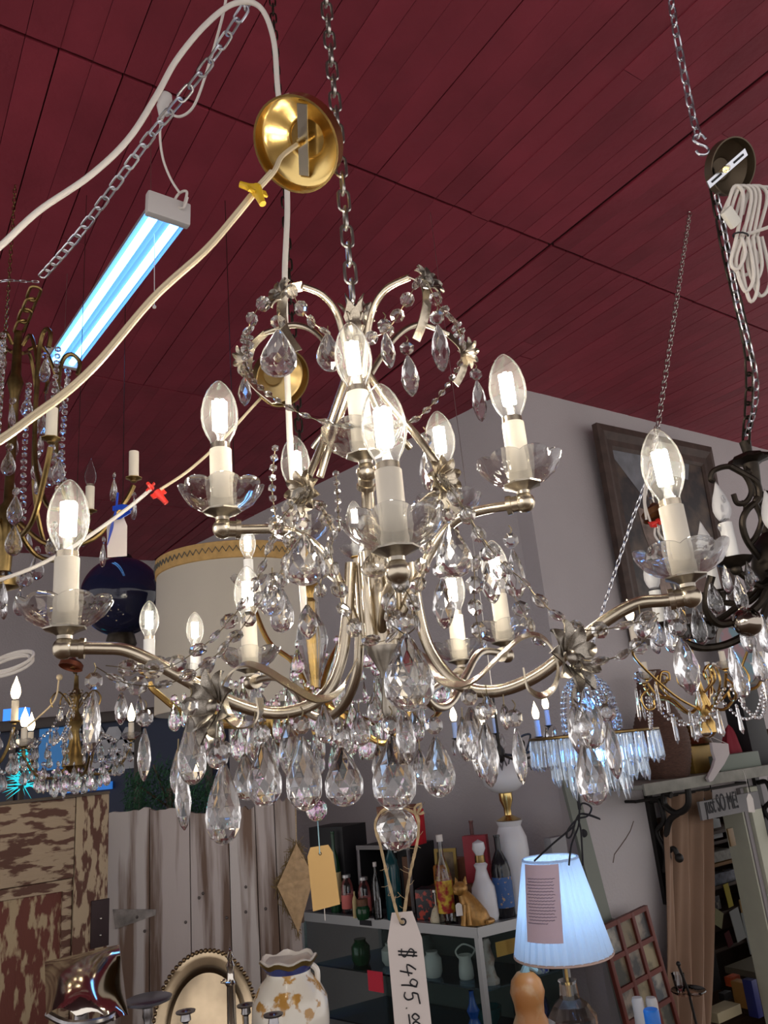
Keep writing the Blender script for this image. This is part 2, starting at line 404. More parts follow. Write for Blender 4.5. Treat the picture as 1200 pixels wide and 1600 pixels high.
def candle(parent, p, s=1.0, metal=None, sleeve=None, lit='led', bob=True, yaw=0.0, tilt=(0, 0), cup=True, bobm=None):
    M = T(p, yaw, s, tilt[0], tilt[1]); metal = metal or NICKEL
    if cup: put('arm_ball', ENDB, metal, parent, M)
    put('drip_cup', CUPM, metal if metal != NICKEL else DNICK, parent, M)
    if bob: put('bobeche', BOB, bobm or BOBG, parent, M)
    put('candle_sleeve', SLEEVE, sleeve or CREAM, parent, M)
    if lit == 'led':
        put('bulb_collar', COLLAR, NICKEL, parent, M)
        b = put('bulb', BULBM, BGLASS, parent, M); put('filament', FILM, FIL, b, M); put('glass_stem', STEMM, BGLASS, b, M)
    elif lit == 'clear': put('bulb', FLAMEM, BGLASS, parent, M); put('bulb_collar', COLLAR, NICKEL, parent, M)
    elif lit == 'frost': put('bulb', FLAMEM, FROST, parent, M)
    elif lit == 'flame':
        put('bulb', FLAMEM, FILW, parent, M)
def rosette(n=9, L=1.0):
    mb = MB()
    for k in range(n):
        q = 2 * PI * k / n; M = Matrix.Rotation(q, 4, 'Z'); v = []; f = []; m = 6
        for i in range(m + 1):
            t = i / m; w = 0.118 * math.sin(PI * min(1, 0.16 + t * 0.84)) ** .8 + 0.008
            r = 0.10 + 0.42 * t; z = 0.13 * math.sin(t * 2.2) + 0.03 * t
            for a in (-1, 0, 1): v.append(M @ Vector((r, a * w, z - (0.05 if a == 0 else 0))))
        nn = len(v); v += [q_ + Vector((0, 0, -0.025)) for q_ in v]
        for i in range(m):
            for a in range(2):
                x = i * 3 + a; f.append((x, x + 1, x + 4, x + 3)); f.append((x + nn, x + 3 + nn, x + 4 + nn, x + 1 + nn))
        e = [i * 3 for i in range(m + 1)] + [m * 3 + 1, m * 3 + 2] + [i * 3 + 2 for i in range(m - 1, -1, -1)] + [1]
        for i in range(len(e)): a_, b_ = e[i], e[(i + 1) % len(e)]; f.append((a_, b_, b_ + nn, a_ + nn))
        mb.add(v, f)
    mb.sphere((0, 0, 0.05), 0.11, 10, 6, (1, 1, 0.6)); return mb.mesh('leaf_rosette')
ROS = rosette()
def acanthus():
    """one upright leaf, unit height, curling outwards along +x"""
    v = []; f = []; m = 12
    for i in range(m + 1):
        t = i / m; w = 0.20 * math.sin(PI * (0.18 + 0.80 * t)) * (1 + 0.22 * math.cos(t * 6 * PI)); x = 0.05 + 0.10 * t + 0.25 * max(0, t - 0.55) ** 1.5 * 2
        for a in (-1, 0, 1): v.append((x + (0.05 if a == 0 else -0.02), a * w, t - (0.05 * abs(a))))
    nn = len(v); v += [(q[0] - 0.03, q[1], q[2]) for q in v]
    for i in range(m):
        for a in range(2):
            x = i * 3 + a; f += [(x, x + 1, x + 4, x + 3), (x + nn, x + 3 + nn, x + 4 + nn, x + 1 + nn)]
    e = [i * 3 for i in range(m + 1)] + [m * 3 + 1, m * 3 + 2] + [i * 3 + 2 for i in range(m - 1, -1, -1)] + [1]
    for i in range(len(e)): a_, b_ = e[i], e[(i + 1) % len(e)]; f.append((a_, b_, b_ + nn, a_ + nn))
    return MB().add(v, f).mesh('leaf')
LEAF = acanthus()
def drop(parent, top, h, wd, kind='tear', m=None, yaw=None, hook=True, name='pendant'):
    me = {'tear': TEAR, 'almond': ALMOND, 'prism': PRISM}[kind]
    yaw = random.uniform(-0.35, 0.35) if yaw is None else yaw
    return put(name, me, m or CRY, parent, T(top, yaw, (wd, wd if kind != 'tear' else max(wd, h * 0.5), h), random.uniform(-.04, .04), random.uniform(-.04, .04)))
def garland(parent, pts, bpx=None, size=0.016, kind='oct', m=None, gap=1.28, wire=True, sub=6, stretch=1.0):
    c = curve(pts, sub); pp = resample(c, size * gap * stretch)
    if wire: put('wire', MB().tube(c, 0.0005, 4), WIRE, parent)
    for i, p in enumerate(pp):
        t = (pp[min(i + 1, len(pp) - 1)] - pp[max(i - 1, 0)])
        if t.length < 1e-6: t = Vector((0, 0, 1))
        s = size * random.uniform(0.9, 1.08)
        if kind == 'oct': put('bead', OCT, m or CRY, parent, frame(p, t, Vector((random.uniform(-1, 1), random.uniform(-0.5, 0.5), random.uniform(-.6, .6))), s))
        elif kind == 'olive': put('bead', OLIVE, m or CRY, parent, frame(p, t, Vector((1, 0, 0)), (s * 0.62, s * 0.62, s * stretch)))
        else: put('bead', SBEAD, m or CRY, parent, T(p, i * 0.7, s))

# ---------------------------------------------------------------- the silver crystal chandelier in front
AX = D(590, 900, 0.745); Y0 = AX.y
def Q(x, y, off=0.0): return P(x, y, Y0 + off)
def axis_z(py):                                      # height on the chandelier's upright axis seen at picture row py
    lo, hi = -1.0, 2.5
    for _ in range(50):
        m_ = (lo + hi) / 2; v = Vector((AX.x, AX.y, AX.z + m_)) - C0
        if 800 - FPX * v.dot(UP) / v.dot(FW) > py: lo = m_
        else: hi = m_
    return AX.z + lo
def AXP(py): return Vector((AX.x, AX.y, axis_z(py)))
main = thing('crystal_chandelier', 'large silver chandelier with lit clear bulbs, glass bobeches and crystal drops, nearest the camera', 'chandelier', AXP(1150))
# hanging chain up to the ceiling
chain(main, [AXP(470), Vector((AX.x, AX.y, CEIL - 0.02))], 0.0285, SILV)
put('ceiling_hook', MB().tube(curve([Vector((AX.x, AX.y, CEIL + 0.01)), Vector((AX.x, AX.y, CEIL - 0.012)), Vector((AX.x + 0.008, AX.y, CEIL - 0.02)), Vector((AX.x, AX.y, CEIL - 0.030))], 4), 0.0022, 6), SILV, main)
# stem, column and finial
zc = {k: axis_z(k) for k in (500, 560, 860, 885, 1010, 1050, 1060, 1110, 1160)}
put('stem', MB().tube([AXP(480), AXP(870)], 0.0042, 12), NICKEL, main)
put('column', MB().lathe([(0.0, zc[860]), (0.008, zc[860]), (0.0135, zc[885]), (0.0135, zc[1010]), (0.0, zc[1010])], 24, M=Matrix.Translation((AX.x, AX.y, 0))), NICKEL, main)
put('finial', MB().lathe([(0.0, zc[1010]), (0.016, zc[1010]), (0.0155, zc[1010] - 0.006), (0.006, zc[1050]), (0.006, zc[1060]), (0.0045, zc[1060]), (0.0075, zc[1110]), (0.0, zc[1160])], 10, M=Matrix.Translation((AX.x, AX.y, 0))), DNICK, main)
# leaf crown
for k in range(5):
    put('leaf', LEAF, NICKEL, main, T(AXP(535), 0.5 + 2 * PI * k / 5, 0.052))
put('crown_cup', MB().lathe([(0.004, 0.0), (0.010, 0.004), (0.011, 0.012), (0.006, 0.016)], 16, M=Matrix.Translation(AXP(548))), NICKEL, main)
def arm(pts, r=0.0052, name='arm', m=None): return put(name, MB().tube(curve(pts, 8), r, 12), m or NICKEL, main)
# crown scrolls: tube then flat ribbon end, with a leaf rosette
scr = [  # tube path, rosette, ribbon
    ([(548, 590, -.01), (530, 500, -.03), (505, 462, -.05), (472, 447, -.065)], (437, 462, -.075), [(472, 447, -.065), (448, 455, -.07), (440, 480, -.07), (445, 515, -.07), (466, 548, -.065)]),
    ([(568, 590, -.01), (578, 500, -.03), (600, 455, -.05), (640, 433, -.065)], (668, 441, -.075), [(640, 433, -.065), (662, 445, -.07), (667, 475, -.07), (660, 505, -.07), (650, 531, -.065)]),
    ([(545, 600, .01), (505, 530, .03), (465, 508, .05), (415, 520, .07)], (384, 562, .08), [(415, 520, .07), (392, 545, .08), (388, 580, .08), (400, 605, .075), (430, 630, .07)]),
    ([(570, 600, .01), (615, 530, .03), (655, 507, .05), (700, 522, .07)], (728, 552, .08), [(700, 522, .07), (722, 545, .08), (724, 575, .08), (712, 600, .08)]),
    ([(556, 595, .02), (556, 520, .05), (560, 490, .07), (563, 480, .09)], (565, 490, .10), [(563, 480, .09), (566, 490, .1), (566, 520, .1), (565, 540, .09)])]
for tb, ro, rb in scr:
    arm([Q(*p) for p in tb], 0.0036, 'crown_scroll')
    rp = [Q(*p) for p in rb]
    put('ribbon', MB().band(curve(rp, 6), Vector((0.75, 0.6, 0.1)), 0.0105, 0.0012), NICKEL, main)
    c = Q(*ro); d = (c - AXP(560)); d.z = 0.035
    put('leaf_rosette', ROS, DNICK, main, frame(c, d, None, 0.036))
# tubes sweeping down from the crown, each ending in a rosette and ribbon
for pts, ro, rb in [
    ([(550, 560, -.005), (530, 620, -.02), (505, 690, -.045), (482, 745, -.06)], (476, 768, -.068), [(482, 745, -.06), (472, 790, -.05), (500, 790, -.02), (525, 830, -.01)]),
    ([(556, 560, -.01), (545, 610, -.03), (520, 680, -.05), (500, 745, -.05)], None, None),
    ([(562, 560, -.005), (600, 620, -.02), (650, 680, -.05), (692, 735, -.06)], (690, 747, -.068), [(692, 735, -.06), (700, 765, -.05), (672, 775, -.02), (640, 800, -.01)]),
    ([(560, 560, .01), (590, 640, .04), (640, 700, .08)], None, None),
    ([(553, 560, .01), (530, 640, .05), (490, 700, .08)], None, None)]:
    arm([Q(*p) for p in pts], 0.0038, 'sweep_tube')
    if ro:
        c = Q(*ro); put('leaf_rosette', ROS, NICKEL, main, frame(c, Vector((c.x - AX.x, -0.09, -0.02)), None, 0.040))
        put('ribbon', MB().band(curve([Q(*p) for p in rb], 6), Vector((0.2, 1, 0)), 0.0105, 0.0012), NICKEL, main)
# arms with candles: ball px, depth, path of the tube towards the column
AR = [
    ((100, 1013), .665, [(160, 1013), (200, 1017), (255, 1042), (330, 1083), (400, 1110), (455, 1112), (505, 1088), (532, 1035), (543, 960), (548, 880)], .015, (0, 0)),
    ((1078, 932), .655, [(1040, 938), (990, 945), (925, 985), (845, 1052), (775, 1080), (715, 1068), (672, 1015), (652, 945), (645, 880)], .012, (0, 0)),
    ((392, 1066), 1.00, [(430, 1058), (462, 1080), (480, 1110), (505, 1122), (535, 1105), (556, 1060), (562, 1000), (562, 880)], 0.0, (0, 0)),
    ((792, 1024), 1.00, [(752, 1019), (728, 1055), (708, 1094), (688, 1106), (666, 1092), (640, 1040), (622, 960), (612, 880)], 0.0, (0, 0)),
    ((722, 1052), 1.06, [(700, 1060), (670, 1080), (640, 1080), (615, 1040), (602, 960), (598, 880)], 0.0, (0, 0)),
    ((348, 826), .73, [(380, 827), (430, 827), (465, 835), (495, 855), (520, 890), (540, 935), (556, 975)], .0, (0, 0)),
    ((820, 785), .72, [(795, 790), (750, 798), (712, 813), (680, 850), (655, 900), (632, 950), (615, 975)], .0, (0, 0)),
    ((622, 893), .575, [(616, 905), (606, 925), (600, 955), (597, 985)], .0, (0, 0)),
    ((470, 868), .92, [(490, 880), (520, 900), (550, 930), (572, 965)], .0, (0, 0)),
    ((705, 832), .90, [(685, 850), (655, 890), (625, 930), (606, 965)], .0, (0, 0)),
    ((573, 738), .72, [(572, 770), (575, 830), (580, 900), (586, 960)], .0, (0.03, -0.05))]
for (bx, by), d, path, rr, tl in AR:
    b = D(bx, by, d); yb = b.y; n = len(path)
    pts = [b]
    # distance runs smoothly from the candle in to the column as the tube nears the axis
    lat0 = abs(bx - path[-1][0]) + 1e-3
    for i, (x, y) in enumerate(path):
        t = min(1.0, (i + 1) / n * 1.15) if lat0 < 120 else min(1.0, abs(x - bx) / lat0)
        yy = yb + (Y0 + (yb - Y0) * 0.06 - yb) * t
        pts.append(P(x, y, yy))
    arm(pts, 0.0056 if d < .7 and by > 900 else 0.0048)
    q = (pts[1] - b).normalized()
    put('arm_ferrule', MB().tube([b + q * 0.006, b + q * 0.012, b + q * 0.0125, b + q * 0.017], [0.0078, 0.0078, 0.0092, 0.0092], 14), NICKEL, main)
    candle(main, b, 1.0, NICKEL, CREAM, 'led', yaw=random.uniform(0, 0.8), tilt=tl)
# flat ribbons curling over the two long arms
for rb, ro, nz in [
    ([(556, 1035, -.03), (530, 1078, -.05), (495, 1092, -.07), (455, 1072, -.08), (415, 1047, -.085), (382, 1038, -.09), (358, 1056, -.09), (350, 1088, -.09), (357, 1118, -.09), (376, 1133, -.09), (398, 1128, -.09), (407, 1112, -.09), (405, 1090, -.09)], (335, 1104, -.10), 1),
    ([(660, 1020, -.03), (685, 1058, -.05), (715, 1070, -.07), (745, 1060, -.08), (780, 1026, -.085), (815, 996, -.09), (842, 993, -.09), (862, 1012, -.09), (872, 1045, -.09), (865, 1074, -.09), (845, 1087, -.09), (825, 1074, -.09), (818, 1044, -.09)], (890, 1028, -.10), -1)]:
    put('ribbon', MB().band(curve([Q(*p) for p in rb], 6), Vector((0.15, .90, 0.36)), 0.0135, 0.0014), NICKEL, main)
    c = Q(*ro); put('leaf_rosette', ROS, DNICK, main, frame(c, Vector((-0.6 * nz, -0.7, 0.1)), None, 0.058))
    put('ribbon', MB().band(curve([Q(ro[0] - 20 * nz, ro[1] + 30, -.09), Q(ro[0] - 5 * nz, ro[1] + 62, -.09), Q(ro[0] - 30 * nz, ro[1] + 78, -.085)], 6), Vector((0.12, 1, 0.2)), 0.010, 0.0013), DNICK, main)
# five upright tubes round the column
for k in range(5):
    q = 2 * PI * k / 5 + 0.3; x, y = AX.x + 0.019 * math.cos(q), AX.y + 0.019 * math.sin(q)
    put('upright_tube', MB().tube([(x, y, zc[860] - 0.005), (x, y, zc[1010] + 0.004)], 0.0047, 10), NICKEL, main)
# strings of beads
G = [
    ([(383, 568, .05), (398, 597, .0), (445, 633, -.05), (500, 657, -.07), (565, 667, -.08), (640, 660, -.07), (692, 612, -.02), (722, 562, .05)], .0115, 'olive', 1.6),
    ([(437, 462, -.08), (405, 480, -.07), (388, 515, -.05), (386, 560, .05)], .0150, 'oct', 1),
    ([(455, 455, -.08), (468, 478, -.07), (487, 503, -.05), (515, 522, -.03)], .0150, 'oct', 1),
    ([(668, 441, -.08), (688, 480, -.07), (711, 505, -.02), (728, 548, .06)], .0145, 'oct', 1),
    ([(652, 442, -.08), (632, 475, -.07), (606, 515, -.05), (580, 528, -.04)], .0145, 'oct', 1),
    ([(476, 768, -.07), (452, 795, -.07), (432, 822, -.06), (418, 862, -.05), (402, 905, -.03), (378, 945, -.02), (345, 985, -.03), (300, 1022, -.05), (250, 1045, -.06), (165, 1040, -.08)], .0165, 'oct', 1),
    ([(470, 775, -.07), (455, 840, -.05), (440, 890, -.04), (410, 935, -.03), (375, 985, -.03), (330, 1030, -.06), (270, 1066, -.08), (205, 1070, -.085), (150, 1042, -.085)], .0165, 'oct', 1),
    ([(690, 747, -.07), (722, 790, -.07), (752, 838, -.06), (785, 880, -.05), (815, 905, -.05), (845, 940, -.05), (880, 968, -.06), (920, 985, -.07), (985, 975, -.09), (1030, 958, -.09)], .0160, 'oct', 1),
    ([(695, 752, -.07), (735, 815, -.06), (765, 865, -.05), (805, 935, -.05), (832, 985, -.06), (850, 1010, -.08)], .0150, 'oct', 1),
    ([(900, 1030, -.10), (935, 1033, -.1), (975, 1022, -.1), (1005, 1003, -.09), (1028, 965, -.09)], .0150, 'oct', 1),
    ([(690, 760, -.06), (668, 850, -.06), (655, 905, -.07), (645, 950, -.08), (640, 985, -.10)], .0155, 'oct', 1),
    ([(742, 880, -.04), (741, 925, -.04), (744, 965, -.04), (752, 1005, -.04)], .0160, 'oct', 1),
    ([(515, 860, -.05), (528, 910, -.06), (538, 955, -.07), (560, 988, -.08), (592, 1003, -.09), (618, 985, -.10), (612, 950, -.12)], .0165, 'oct', 1),
    ([(626, 912, -.16), (606, 945, -.15), (612, 975, -.15), (634, 992, -.16)], .0140, 'oct', 1),
    ([(626, 912, -.16), (648, 945, -.15), (652, 975, -.15), (636, 992, -.16)], .0140, 'oct', 1),
    ([(500, 790, -.04), (520, 840, -.05), (505, 880, -.05), (500, 930, -.05)], .0140, 'oct', 1),
    ([(430, 700, .0), (425, 760, .0), (430, 815, .0), (424, 850, .0)], .0085, 'ball', 1),
    ([(525, 740, .04), (528, 790, .04), (530, 830, .04)], .0080, 'ball', 1)]
for pts, sz, kd, st in G: garland(main, [Q(*p) for p in pts], size=sz, kind=kd, stretch=st, m=CRY)
# hanging drops: x, top, bottom, width in pixels, distance from the axis, kind, bead above
DR = [(435, 515, 600, 55, -.075, 't', 1), (512, 520, 590, 40, -.03, 't', 0), (602, 520, 583, 22, -.05, 'a', 1), (637, 556, 626, 27, -.03, 'a', 1), (684, 508, 590, 27, -.07, 'a', 1), (745, 595, 666, 22, .08, 'a', 1),
      (382, 590, 640, 20, .08, 'a', 1), (475, 834, 918, 62, -.06, 't', 1), (702, 820, 907, 55, -.06, 't', 1), (665, 700, 772, 24, .0, 'a', 1), (570, 830, 905, 30, .02, 'a', 0), (800, 858, 938, 26, -.03, 'a', 1),
      (762, 880, 945, 30, -.02, 'a', 1), (585, 860, 905, 45, -.03, 't', 0), (690, 905, 985, 34, -.05, 'a', 1), (425, 900, 965, 42, -.03, 't', 0), (440, 920, 990, 40, .0, 't', 1), (480, 945, 1000, 30, -.0, 'a', 0),
      (634, 990, 1110, 76, -.165, 't', 1), (628, 1104, 1192, 30, -.12, 'a', 1), (146, 1080, 1178, 27, -.08, 'a', 1), (190, 1082, 1132, 21, -.05, 'a', 1), (218, 1088, 1130, 14, -.04, 'a', 0), (226, 1138, 1218, 20, -.06, 'a', 1),
      (283, 1190, 1292, 24, -.08, 'a', 0), (297, 1120, 1223, 42, -.10, 't', 1), (340, 1150, 1200, 34, -.08, 't', 0), (349, 1190, 1312, 56, -.10, 't', 1), (278, 1170, 1240, 30, -.06, 't', 0),
      (410, 1162, 1256, 52, -.06, 't', 1), (382, 1178, 1248, 40, -.02, 't', 0), (472, 1150, 1262, 54, -.075, 't', 1), (450, 1130, 1215, 34, -.03, 'a', 0), (398, 1120, 1186, 26, -.03, 'a', 0), (534, 1168, 1256, 58, -.06, 't', 1),
      (612, 1150, 1260, 66, -.09, 't', 1), (680, 1150, 1242, 52, -.07, 't', 1), (655, 1170, 1225, 30, -.03, 't', 0), (757, 1128, 1226, 32, -.07, 'a', 1), (746, 1140, 1215, 26, -.04, 'a', 0), (735, 1105, 1190, 36, -.05, 'a', 1), (722, 1120, 1188, 26, -.02, 'a', 0),
      (806, 1138, 1222, 22, -.06, 'a', 1), (787, 1100, 1140, 18, -.04, 'a', 0), (760, 1085, 1120, 24, -.04, 't', 0), (912, 1078, 1168, 46, -.10, 't', 1), (895, 1100, 1180, 30, -.08, 'a', 0), (912, 1154, 1254, 46, -.10, 't', 1), (951, 1130, 1214, 24, -.09, 'a', 1), (1062, 996, 1086, 38, -.09, 'a', 1),
      (1000, 960, 1000, 26, -.08, 'a', 0), (505, 1100, 1160, 30, .02, 't', 0), (560, 1110, 1165, 30, .02, 't', 0), (585, 1080, 1130, 26, .05, 't', 0), (540, 1130, 1180, 24, .03, 'a', 0), (590, 1165, 1225, 24, .0, 'a', 0), (645, 1110, 1160, 26, .0, 't', 0)]
for x, y0, y1, wpx, off, k, bd in DR:
    top = Q(x, y0, off); k_ = pxs(top); h = (y1 - y0) * k_ * 0.985
    drop(main, top, h, wpx * k_ * 1.05, 'tear' if k == 't' else 'almond')
    if bd:
        s = 0.0150 if y1 - y0 > 60 else 0.012
        put('bead', OCT, CRY, main, T(top + Vector((0, 0, s * 0.56)), random.uniform(-.4, .4), s))
        put('pin', MB().tube(curve([top + Vector((0, 0, s * 1.0)), top + Vector((0.002, -0.001, s * 1.25)), top + Vector((0, 0, s * 1.55))], 4), 0.0006, 5), WIRE, main)
    else: put('pin', MB().tube([top + Vector((0, 0, -0.002)), top + Vector((0.0005, 0, 0.008))], 0.0006, 5), WIRE, main)
# faceted ball at the very bottom
bc = Q(620, 1295, -.06); put('crystal_ball', BALL, CRY, main, T(bc, 0.4, 66 * pxs(bc)))
put('pin', MB().tube([bc + Vector((0, 0, 0.018)), bc + Vector((-0.003, 0.01, 0.030)), Q(612, 1245, -.05)], 0.0006, 5), WIRE, main)
# tilted brass ceiling canopy, threaded on the chain
cn = Q(470, 222, -.028); nrm = (Q(400, 262, -.11) - Q(520, 185, .0)).normalized()
CANP = [(0.0, 0.030), (0.010, 0.030), (0.011, 0.022), (0.022, 0.021), (0.026, 0.016), (0.040, 0.013), (0.046, 0.006), (0.0500, 0.004), (0.0500, -0.014), (0.0515, -0.0155), (0.0490, -0.0155), (0.0485, -0.012), (0.0485, 0.003), (0.044, 0.005), (0.038, 0.0115), (0.024, 0.0145), (0.020, 0.0195), (0.0, 0.020)]
CANM = MB().lathe(CANP, 40).mesh('canopy')
can = put('canopy', CANM, BRASS, main, frame(cn, -nrm, Vector((0, 0, 1))))
put('canopy_loop', MB().tube(curve([cn - nrm * 0.028, cn - nrm * 0.046, cn - nrm * 0.052 + Vector((0.004, 0, 0.008)), cn - nrm * 0.056, cn - nrm * 0.044 + Vector((0, 0, -0.008)), cn - nrm * 0.036], 5), 0.0026, 8), SILV, can)
put('canopy_nipple', MB().tube([cn - nrm * 0.022, cn + nrm * 0.014], 0.0048, 10), BRASS, can)
put('crossbar', MB().box(-0.038, 0.038, -0.006, 0.006, 0.006, 0.008, frame(cn, -nrm, Vector((0.4, 0, 1)))), SILV, can)
# ---------------------------------------------------------------- tags on the silver chandelier
PAPER = mat('white_card', (0.62, 0.55, 0.52), 0.8, var=0.04, vscale=10)
MANILA = mat('manila_card', (0.52, 0.33, 0.13), 0.8, var=0.05, vscale=12)
INK = mat('black_ink', (0.012, 0.012, 0.016), 0.7)
TWINE = mat('jute_twine', (0.42, 0.31, 0.18), 0.9, var=0.3, vscale=200)
BLUES = mat('pale_blue_string', (0.30, 0.50, 0.58), 0.8)
def strokes(parent, M, lines, r, m=None, name='writing'):
    """pen strokes: polylines in the x, z plane of M"""
    mb = MB()
    for ln in lines: mb.tube([M @ Vector((x, 0, z)) for x, z in (ln if len(ln) < 3 else [(q.x, q.z) for q in curve([(x, 0, z) for x, z in ln], 4)])], r, 4)
    return put(name, mb, m or INK, parent)
def card(parent, M, poly, t, m, hole=None, name='card'):
    mb = MB().prism(poly, t, M); o = put(name, mb.mesh(name, False), m, parent)
    if hole: put('eyelet', MB().tube([M @ Vector((hole[0] + hole[2] * math.cos(q * PI / 6), -t / 2, hole[1] + hole[2] * math.sin(q * PI / 6))) for q in range(12)], hole[2] * 0.3, 4, closed=True), INK, parent)
    return o
pc = Q(628, 1425, -.10); k_ = pxs(pc)
ptag = thing('price_tag', 'white card price tag reading $495.00, tied with jute twine to the crystal ball', 'tag', pc)
# local axes of the tag: x right, z up, y away from the camera
tz = (Q(622, 1425, -.10) - Q(643, 1640, -.09)).normalized(); ty = Vector((0.05, 1, 0)); tx = ty.cross(tz).normalized(); ty = tz.cross(tx)
MTg = Matrix(((tx.x, ty.x, tz.x, pc.x), (tx.y, ty.y, tz.y, pc.y), (tx.z, ty.z, tz.z, pc.z), (0, 0, 0, 1)))
wv = 27 * k_
card(ptag, MTg, [(-16 * k_, 0), (16 * k_, 0), (wv, -40 * k_), (29 * k_, -260 * k_), (-29 * k_, -260 * k_), (-wv, -40 * k_)], 0.0006, PAPER, (0, -14 * k_, 0.0022))
# handwriting runs down the tag, turned a quarter; u = along (down), v = across (from right to left)
def hw(u0, pts): return [((v - 9) * k_, -(u0 + u) * k_) for u, v in pts]
glyph = [hw(u0, g) for u0, gs in [
    (50, [[(15, 19), (8, 22), (3, 17), (8, 12), (14, 7), (10, 2), (2, 3)], [(5, -3), (9, 26)], [(10, -3), (14, 26)]]),
    (74, [[(9, 22), (1, 9), (17, 10)], [(14, 16), (9, -3)]]),
    (94, [[(12, 20), (6, 22), (2, 15), (7, 11), (12, 16), (13, 21)], [(13, 21), (10, 8), (9, -3)]]),
    (113, [[(4, 21), (2, 13), (9, 13), (11, 5), (6, 0), (0, 2)], [(4, 21), (18, 23)]]),
    (135, [[(0, 1), (1, 2)]]),
    (144, [[(5, 20), (0, 14), (4, 9), (9, 14), (6, 20)], [(15, 20), (11, 14), (14, 9), (20, 14), (16, 20)], [(0, 4), (24, 5)]])] for g in gs]
strokes(ptag, MTg @ Matrix.Translation((0, -0.0007, 0)), glyph, 0.00055)
def twine(parent, pts, m=None, r=0.0011):
    c = resample(curve([Vector(p) for p in pts], 8), 0.003); mb = MB(); mb.tube(c, [r * random.uniform(0.75, 1.25) for _ in c], 6)
    for i in range(1, len(c) - 1):
        if random.random() < 0.55:
            d = Vector((random.gauss(0, 1), random.gauss(0, 1), random.gauss(0, 1))).normalized() * random.uniform(0.003, 0.008)
            mb.tube([c[i], c[i] + d * 0.6, c[i] + d + Vector((0, 0, 0.001))], 0.00018, 3)
    return put('twine', mb, m or TWINE, parent)
twine(ptag, [MTg @ Vector((0, -0.001, -14 * k_)), Q(622, 1432, -.105), Q(606, 1372, -.10), Q(594, 1320, -.09), Q(586, 1290, -.085), Q(596, 1268, -.08), Q(620, 1258, -.075)])
twine(ptag, [MTg @ Vector((0, 0.001, -14 * k_)), Q(632, 1425, -.095), Q(640, 1370, -.09), Q(652, 1315, -.085), Q(654, 1290, -.085), Q(650, 1272, -.08), Q(620, 1258, -.075)])
twine(ptag, [Q(654, 1285, -.085), Q(648, 1262, -.088), Q(660, 1256, -.088), Q(652, 1272, -.088), Q(664, 1268, -.088)])
mc = D(499, 1322, 1.2); k2 = pxs(mc)
mtag = thing('manila_tag', 'blank manila tag hanging on a pale blue string under the drops', 'tag', mc)
Mm = T(mc, 0.05, 1, 0, -0.05)
card(mtag, Mm, [(-14 * k2, 0), (14 * k2, 0), (20 * k2, -12 * k2), (22 * k2, -86 * k2), (-20 * k2, -90 * k2), (-20 * k2, -12 * k2)], 0.0006, MANILA, (0, -11 * k2, 0.002))
put('string', MB().tube([D(496, 1278, 1.2), mc + Vector((0, -0.001, 0)), mc + Vector((0, -0.001, -11 * k2))], 0.0009, 5), BLUES, mtag)
put('string', MB().tube([D(506, 1405, 1.205), D(508, 1438, 1.205)], 0.0007, 5), WCORD, mtag)

# ---------------------------------------------------------------- cords and chains in the air
YEL = mat('yellow_plastic', (0.62, 0.38, 0.02), 0.4)
REDP = mat('red_plastic', (0.70, 0.04, 0.03), 0.4)
WNUT = MB().lathe([(0.0, 0.020), (0.0035, 0.020), (0.0042, 0.010), (0.0058, 0.004), (0.0062, -0.002), (0.0, -0.002)], 12).box(-0.0115, 0.0115, -0.0012, 0.0012, -0.001, 0.006).mesh('wire_nut')
c1 = [cn + nrm * 0.010, Q(440, 245, -.075), Q(428, 268, -.09), Q(402, 298, -.10), Q(368, 340, -.10), Q(320, 395, -.10), Q(240, 468, -.10), Q(145, 578, -.11), Q(60, 648, -.12), Q(-60, 720, -.12), Q(-330, 800, -.10)]
cd = thing('fixture_cord', 'beige lamp cord with yellow wire nuts running from the brass canopy to the left', 'cord', Q(402, 298, -.10))
put('cord', MB().tube(curve(c1, 10), 0.0026, 8).tube([p + Vector((0, 0, 0.0042)) for p in curve(c1, 10)][22:], 0.0024, 8), TCORD, cd)
put('wire_nut', WNUT, YEL, cd, frame(Q(400, 296, -.108), Q(416, 330, -.11) - Q(400, 296, -.108), None, 1.0))
put('wire_nut', WNUT, YEL, cd, frame(Q(402, 297, -.108), Q(375, 288, -.11) - Q(402, 297, -.108), None, 0.9))
put('power_cord', MB().tube(curve([P(-220, 500, .80), P(-40, 412, .80), P(0, 385, .80), P(60, 330, .80), P(140, 275, .80), P(200, 218, .81), P(243, 152, .82), P(275, 95, .83), P(320, 40, .84), P(365, 6, .85), P(405, 10, .86), P(427, 60, .87), P(434, 140, .88), P(444, 230, .885), P(449, 320, .885), P(445, 430, .885), P(447, 540, .885), P(451, 640, .885), P(455, 720, .885), P(468, 860, .885), P(478, 990, .885)], 8), 0.0040, 10), WCORD,
    label='thick white cord looping over at the top and dropping behind the brass canopy', cat='cord')
gc = thing('clear_cord', 'thin cord spliced with two red wire nuts, crossing behind the left bulbs', 'cord', P(245, 770, 1.15))
put('cord', MB().tube(curve([P(430, 600, 1.22), P(400, 630, 1.2), P(345, 690, 1.18), P(295, 735, 1.16), P(250, 765, 1.15)], 8), 0.0024, 8), TCORD, gc)
put('cord', MB().tube(curve([P(236, 764, 1.15), P(205, 790, 1.14), P(150, 830, 1.13), P(90, 868, 1.12), P(0, 906, 1.1), P(-200, 960, 1.1)], 8), 0.0030, 8), WCORD, gc)
put('wire_nut', WNUT, REDP, gc, frame(P(246, 770, 1.148), P(266, 793, 1.15) - P(246, 770, 1.148), None, 1.15))
put('wire_nut', WNUT, REDP, gc, frame(P(236, 762, 1.148), Vector((0, -1, 0.1)), None, 0.8))
